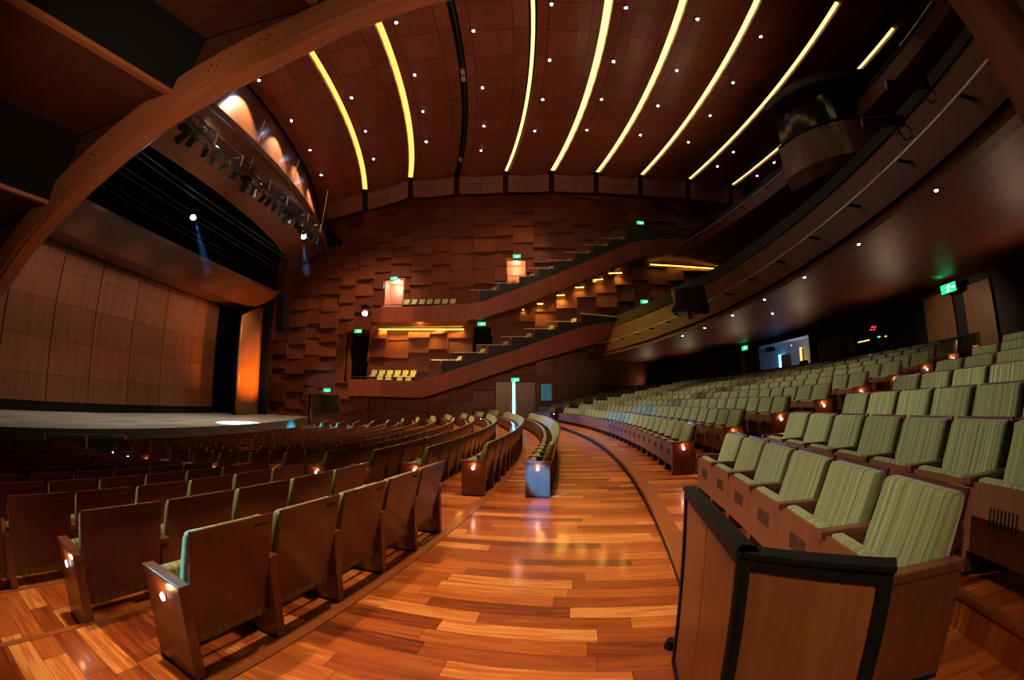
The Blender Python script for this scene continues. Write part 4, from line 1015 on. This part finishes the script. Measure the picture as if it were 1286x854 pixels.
# ------------------------------------------------------------------ balustrade in front of the near right block
bl = thing('balustrade', 'amber wood balustrade with black metal frame before the near right seats', 'balustrade', (.735, 1.17, .0))
L = bl.location.copy()
def panel(a, b, z1, boards, th=.05):
    a = Vector((a[0], a[1], .0))-L; b = Vector((b[0], b[1], .0))-L; d = (b-a); ln = d.length; u = d/ln; n = Vector((-u.y, u.x, 0))
    if n.x+n.y < 0: n = -n
    h = z1
    def slab(s0, s1, t0, t1, za, zb_, bm): hexa(bm, [a+u*s0+n*t0+Vector((0, 0, za)), a+u*s1+n*t0+Vector((0, 0, za)), a+u*s1+n*t1+Vector((0, 0, za)), a+u*s0+n*t1+Vector((0, 0, za)), a+u*s0+n*t0+Vector((0, 0, zb_)), a+u*s1+n*t0+Vector((0, 0, zb_)), a+u*s1+n*t1+Vector((0, 0, zb_)), a+u*s0+n*t1+Vector((0, 0, zb_))])
    for k in range(boards):
        bm = NB(); w_ = (ln-.08)/boards; slab(.04+w_*k+.004, .04+w_*(k+1)-.004, .012, .035, .05, h-.05, bm); link('board', bm, AMBER, bl)
    bm = NB(); slab(0, .045, 0, th, 0, h, bm); slab(ln-.045, ln, 0, th, 0, h, bm); slab(0, ln, 0, th, 0, .05, bm); slab(.045, ln-.045, 0, th, h-.04, h, bm); link('frame', bm, BLACK, bl)
    bm = NB(); slab(-.005, ln+.005, -.008, th+.02, h, h+.018, bm); link('cap', bm, BLACK, bl)
panel((.985, 2.19), (.735, 1.16), 1.16, 2); panel((.735, 1.175), (1.07, .80), 1.16, 1)
bm = NB(); bq = onz(843, 808, .03)-L; cyl(bm, (bq.x, bq.y, 0.0), (bq.x, bq.y, .06), .05, .035, 12); link('bumper', bm, BLACK, bl)
# ------------------------------------------------------------------ lighting truss and lamps
ta, tb = ony(0, 0, 1), None
A = onx(232, 148, -14.0); B = onx(406, 287, -14.0); A.z = 13.0; B.z = 13.55
tr = thing('lighting_truss', 'dark metal lighting truss hanging in front of the stage header', 'truss', A); L = A.copy()
d = (B-A); n = 22
bm = NB()
offs = [Vector((.28, 0, .28)), Vector((-.28, 0, .28)), Vector((.28, 0, -.28)), Vector((-.28, 0, -.28))]
for o_ in offs: tube(bm, [o_, d+o_], .035, 6)
link('chord', bm, DARKM, tr)
bm = NB()
for i in range(n):
    p = d*(i/n); q = d*((i+1)/n)
    for a_, b_ in ((0, 1), (2, 3), (0, 2), (1, 3)):
        tube(bm, [p+offs[a_], q+offs[b_]], .018, 5)
    for a_, b_ in ((0, 1), (0, 2), (1, 3), (2, 3)): tube(bm, [p+offs[a_], p+offs[b_]], .018, 5)
link('lattice', bm, DARKM, tr)
for i, f in enumerate((.13, .28, .47, .61, .80, .93)):
    bm = NB(); p = d*f; tube(bm, [p+Vector((.34, 0, -.3)), p+Vector((.34, 0, .3))], .05, 6); tube(bm, [p+Vector((-.3, 0, .3)), p+Vector((.34, 0, .3))], .05, 6); link('coupling', bm, CHROME, tr)
for f in (.36, .66, .98):
    bm = NB(); tube(bm, [d*f+Vector((0, 0, .28)), d*f+Vector((0, .1, 3.6))], .02, 5); link('hanger', bm, CHROME, tr)
def stage_lamp(loc, aim, label, group, s=1.0, lens=None, mover=False):
    t = thing('stage_lamp', label, 'stage light', loc, 0, group)
    dr = (Vector(aim)-Vector(loc)).normalized(); c = Vector((0, 0, -.42*s))
    bm = NB(); cyl(bm, c-dr*.22*s, c+dr*.16*s, .12*s, .15*s, 12); cyl(bm, c+dr*.16*s, c+dr*.24*s, .15*s, .16*s, 12); link('body', bm, BLACK, t)
    bm = NB(); cyl(bm, c+dr*.235*s, c+dr*.245*s, .13*s, None, 12); link('lens', bm, lens or DARKM, t)
    sd = dr.cross(Vector((0, 0, 1))); sd = sd.normalized() if sd.length > .01 else Vector((1, 0, 0))
    bm = NB(); tube(bm, [c+sd*.19*s, c+sd*.19*s+Vector((0, 0, .3*s)), c-sd*.19*s+Vector((0, 0, .3*s)), c-sd*.19*s], .022*s, 6); tube(bm, [Vector((0, 0, -.14*s)), Vector((0, 0, .06*s))], .035*s, 6); link('yoke', bm, DARKM, t)
    if mover: bm = NB(); box(bm, -.2*s, .2*s, -.2*s, .2*s, -.12*s, .02*s, 0, .02*s); link('base', bm, BLACK, t)
    return t
fl = [.02, .06, .13, .18, .23, .29, .36, .42, .48, .52, .57, .62, .67, .70, .76, .80, .84, .88, .92, .96]
for k, f in enumerate(fl):
    p = A+d*f+Vector((-.1, 0, -.30)); mv = k in (0, 6, 12)
    stage_lamp(p, p+Vector((-2.5+.6*(k % 3), 1.2*((k % 4)-1.5), -4)), 'black stage lamp under the lighting truss, %s from its near end' % ORD[k], 'lamps on the lighting truss', 1.25 if mv else 1.0, None, mv)
p = onx(381, 285, -14.6); stage_lamp(p, (0, 16, 0), 'moving head shining bright cyan below the far end of the lighting truss', None, 1.4, E_CYAN, True)
p = onx(245, 262, -18.0); stage_lamp(p, (-3, 4, 0), 'moving head shining bright blue in the dark space above the stage', None, 1.2, E_CYAN, True)
p = ony(459, 385, YG-.2); stage_lamp(p+Vector((0, 0, .1)), (0, 0, 1.7), 'white shining lamp at the left end of the upper side gallery', None, 1.6, E_SPOT, True)
spot(p+Vector((.1, -.3, -.4)), (-6, 10, 0), 60, 50, WHITE, .8, .05, 'gallery_lamp')
for k, (px, py, R, z) in enumerate(((1122, 92, 7.9, 5.5), (1092, 138, 7.9, 5.5))):
    pp = onx(px+28, py+14, 3.0)
    D = atd(px+28, py+14, 7.5)
    t = thing('followspot', ('black profile lamp clamped to the balcony rail, upper one of the pair', 'black profile lamp clamped to the balcony rail, lower one of the pair')[k], 'stage light', D, math.radians(-35))
    bm = NB(); cyl(bm, (-.42, 0, .05), (.22, 0, -.02), .085, .11, 14); cyl(bm, (-.55, 0, .065), (-.42, 0, .05), .10, .09, 14); link('body', bm, BLACK, t)
    bm = NB(); cyl(bm, (-.56, 0, .066), (-.55, 0, .065), .085, None, 14); link('lens', bm, DARKM, t)
    bm = NB(); tube(bm, [(0, .14, .02), (.05, .14, -.22), (.05, -.14, -.22), (0, -.14, .02)], .015, 6); tube(bm, [(.05, 0, -.22), (.12, 0, -.42)], .02, 6); link('yoke', bm, DARKM, t)
    bm = NB(); tube(bm, [(.2, 0, -.05), (.32, .05, -.2), (.28, .05, -.34), (.15, 0, -.4)], .014, 6); link('cable', bm, BLACK, t)
# cloth covered lamp on the balcony rail
cp = polar(BC, X_R(8.1), 12.0, 5.35); DL = 5.0
while (atd(866, 376, DL)-BC).xy.length < X_R(8.05): DL += .02
q = atd(866, 376, DL)
t = thing('covered_lamp', 'lamp under black creased cloth on the far balcony rail', 'stage light', q)
bm = NB(); n = 14; rows_ = []
for j in range(6):
    r = (.5, .95, 1.0, .98, 1.02, 1.08)[j]; zz = (.62, .55, .25, -.1, -.4, -.62)[j]
    rows_.append([Vector((r*(.95+.10*math.sin(5*a+j))*math.cos(a)*.85, r*(.95+.1*math.cos(4*a))*math.sin(a)*.7, zz+.06*math.sin(3*a+j))) for a in [2*PI*i/n for i in range(n)]])
loft(bm, rows_, True, cap=True); link('cloth', bm, plain('black_cover', (.016, .016, .017), .55), t, True)
bm = NB(); cyl(bm, (0, 0, -.95), (0, 0, -.5), .14, None, 10); link('stand', bm, AMBER, t)
t = thing('round_lamp', 'white striped round lamp on the lower gallery top ledge', 'lamp', ony(816, 397, YG+.2)); bm = NB(); bmesh.ops.create_uvsphere(bm, u_segments=16, v_segments=10, radius=.42); link('globe', bm, plain('pale_globe', (.7, .72, .75), .4), t, True); bm = NB(); box(bm, -.2, .2, -.2, .2, -.6, -.38); link('base', bm, BLACK, t)
# line array beside the proscenium
t = thing('line_array', 'black column of stacked loudspeakers hanging beside the stage opening', 'loudspeaker', onx(353, 372, -18.6)); top = t.location.copy(); bot = onx(346, 420, -18.6)
for k in range(9):
    z = (bot.z-top.z)*(k+.5)/9; hh = -(bot.z-top.z)/9; x = .04*k*k*.12; bm = NB(); hexa(bm, [(x-.1, -.5, z-hh*.46), (x+.55, -.55, z-hh*.46), (x+.55, .55, z-hh*.46), (x-.1, .5, z-hh*.46), (x-.1, -.5, z+hh*.46), (x+.55, -.55, z+hh*.46), (x+.55, .55, z+hh*.46), (x-.1, .5, z+hh*.46)])
    link('cabinet', bm, BLACK, t)
bm = NB(); tube(bm, [(.2, -.2, 0), (.2, -.2, 5.0)], .015, 5); tube(bm, [(.2, .2, 0), (.2, .2, 5.0)], .015, 5); box(bm, -.1, .5, -.4, .4, -.02, .06); link('hanger', bm, DARKM, t)
# orchestra rail before the stage, between the blocks
t = thing('pit_rail', 'grey low rail screen before the stage between two seat blocks', 'rail', onz(108, 575, -.98)); a = onz(57, 583, -.98)-t.location; b = onz(158, 581, -.98)-t.location
a.z = b.z = 0; a = b*0+(a); 
bm = NB(); tube(bm, [a+Vector((0, 0, .95)), b+Vector((0, 0, .95))], .025, 6); link('top_rail', bm, DARKM, t)
bm = NB(); hexa(bm, [a, b, b+Vector((-.04, 0, 0)), a+Vector((-.04, 0, 0)), a+Vector((0, 0, .85)), b+Vector((0, 0, .85)), b+Vector((-.04, 0, .85)), a+Vector((-.04, 0, .85))]); link('screen', bm, CHAR, t)
for f in (0, .5, 1):
    bm = NB(); tube(bm, [a+(b-a)*f, a+(b-a)*f+Vector((0, 0, .95))], .03, 6); link('post', bm, CHROME, t)
# ------------------------------------------------------------------ thin haze lit by the two moving heads
hz = bpy.data.materials.new('haze'); hz.use_nodes = True; nt = hz.node_tree; nt.nodes.clear()
vs = nt.nodes.new('ShaderNodeVolumeScatter'); vs.inputs['Density'].default_value = .05; vs.inputs['Color'].default_value = (.8, .9, 1, 1); vs.inputs['Anisotropy'].default_value = .3
ot = nt.nodes.new('ShaderNodeOutputMaterial'); nt.links.new(vs.outputs[0], ot.inputs['Volume'])
for (src, px, py, X, lab) in ((onx(245, 276, -18.0), 262, 345, -18.6, 'faint blue beam of haze under the moving head above the stage'), (onx(381, 301, -14.6), 385, 345, -15.0, 'faint cyan beam of haze under the moving head at the truss end')):
    e = onx(px, py, X); d = (e-src)
    bm = NB(); cyl(bm, src+d*.02, e, .06, .34, 20)
    o = link('haze_beam', bm, hz); tag(o, lab, 'haze'); o['kind'] = 'stuff'
    spot(src, e, 1500, 14, (.10, .45, 1), .5, .04, 'haze_lamp')
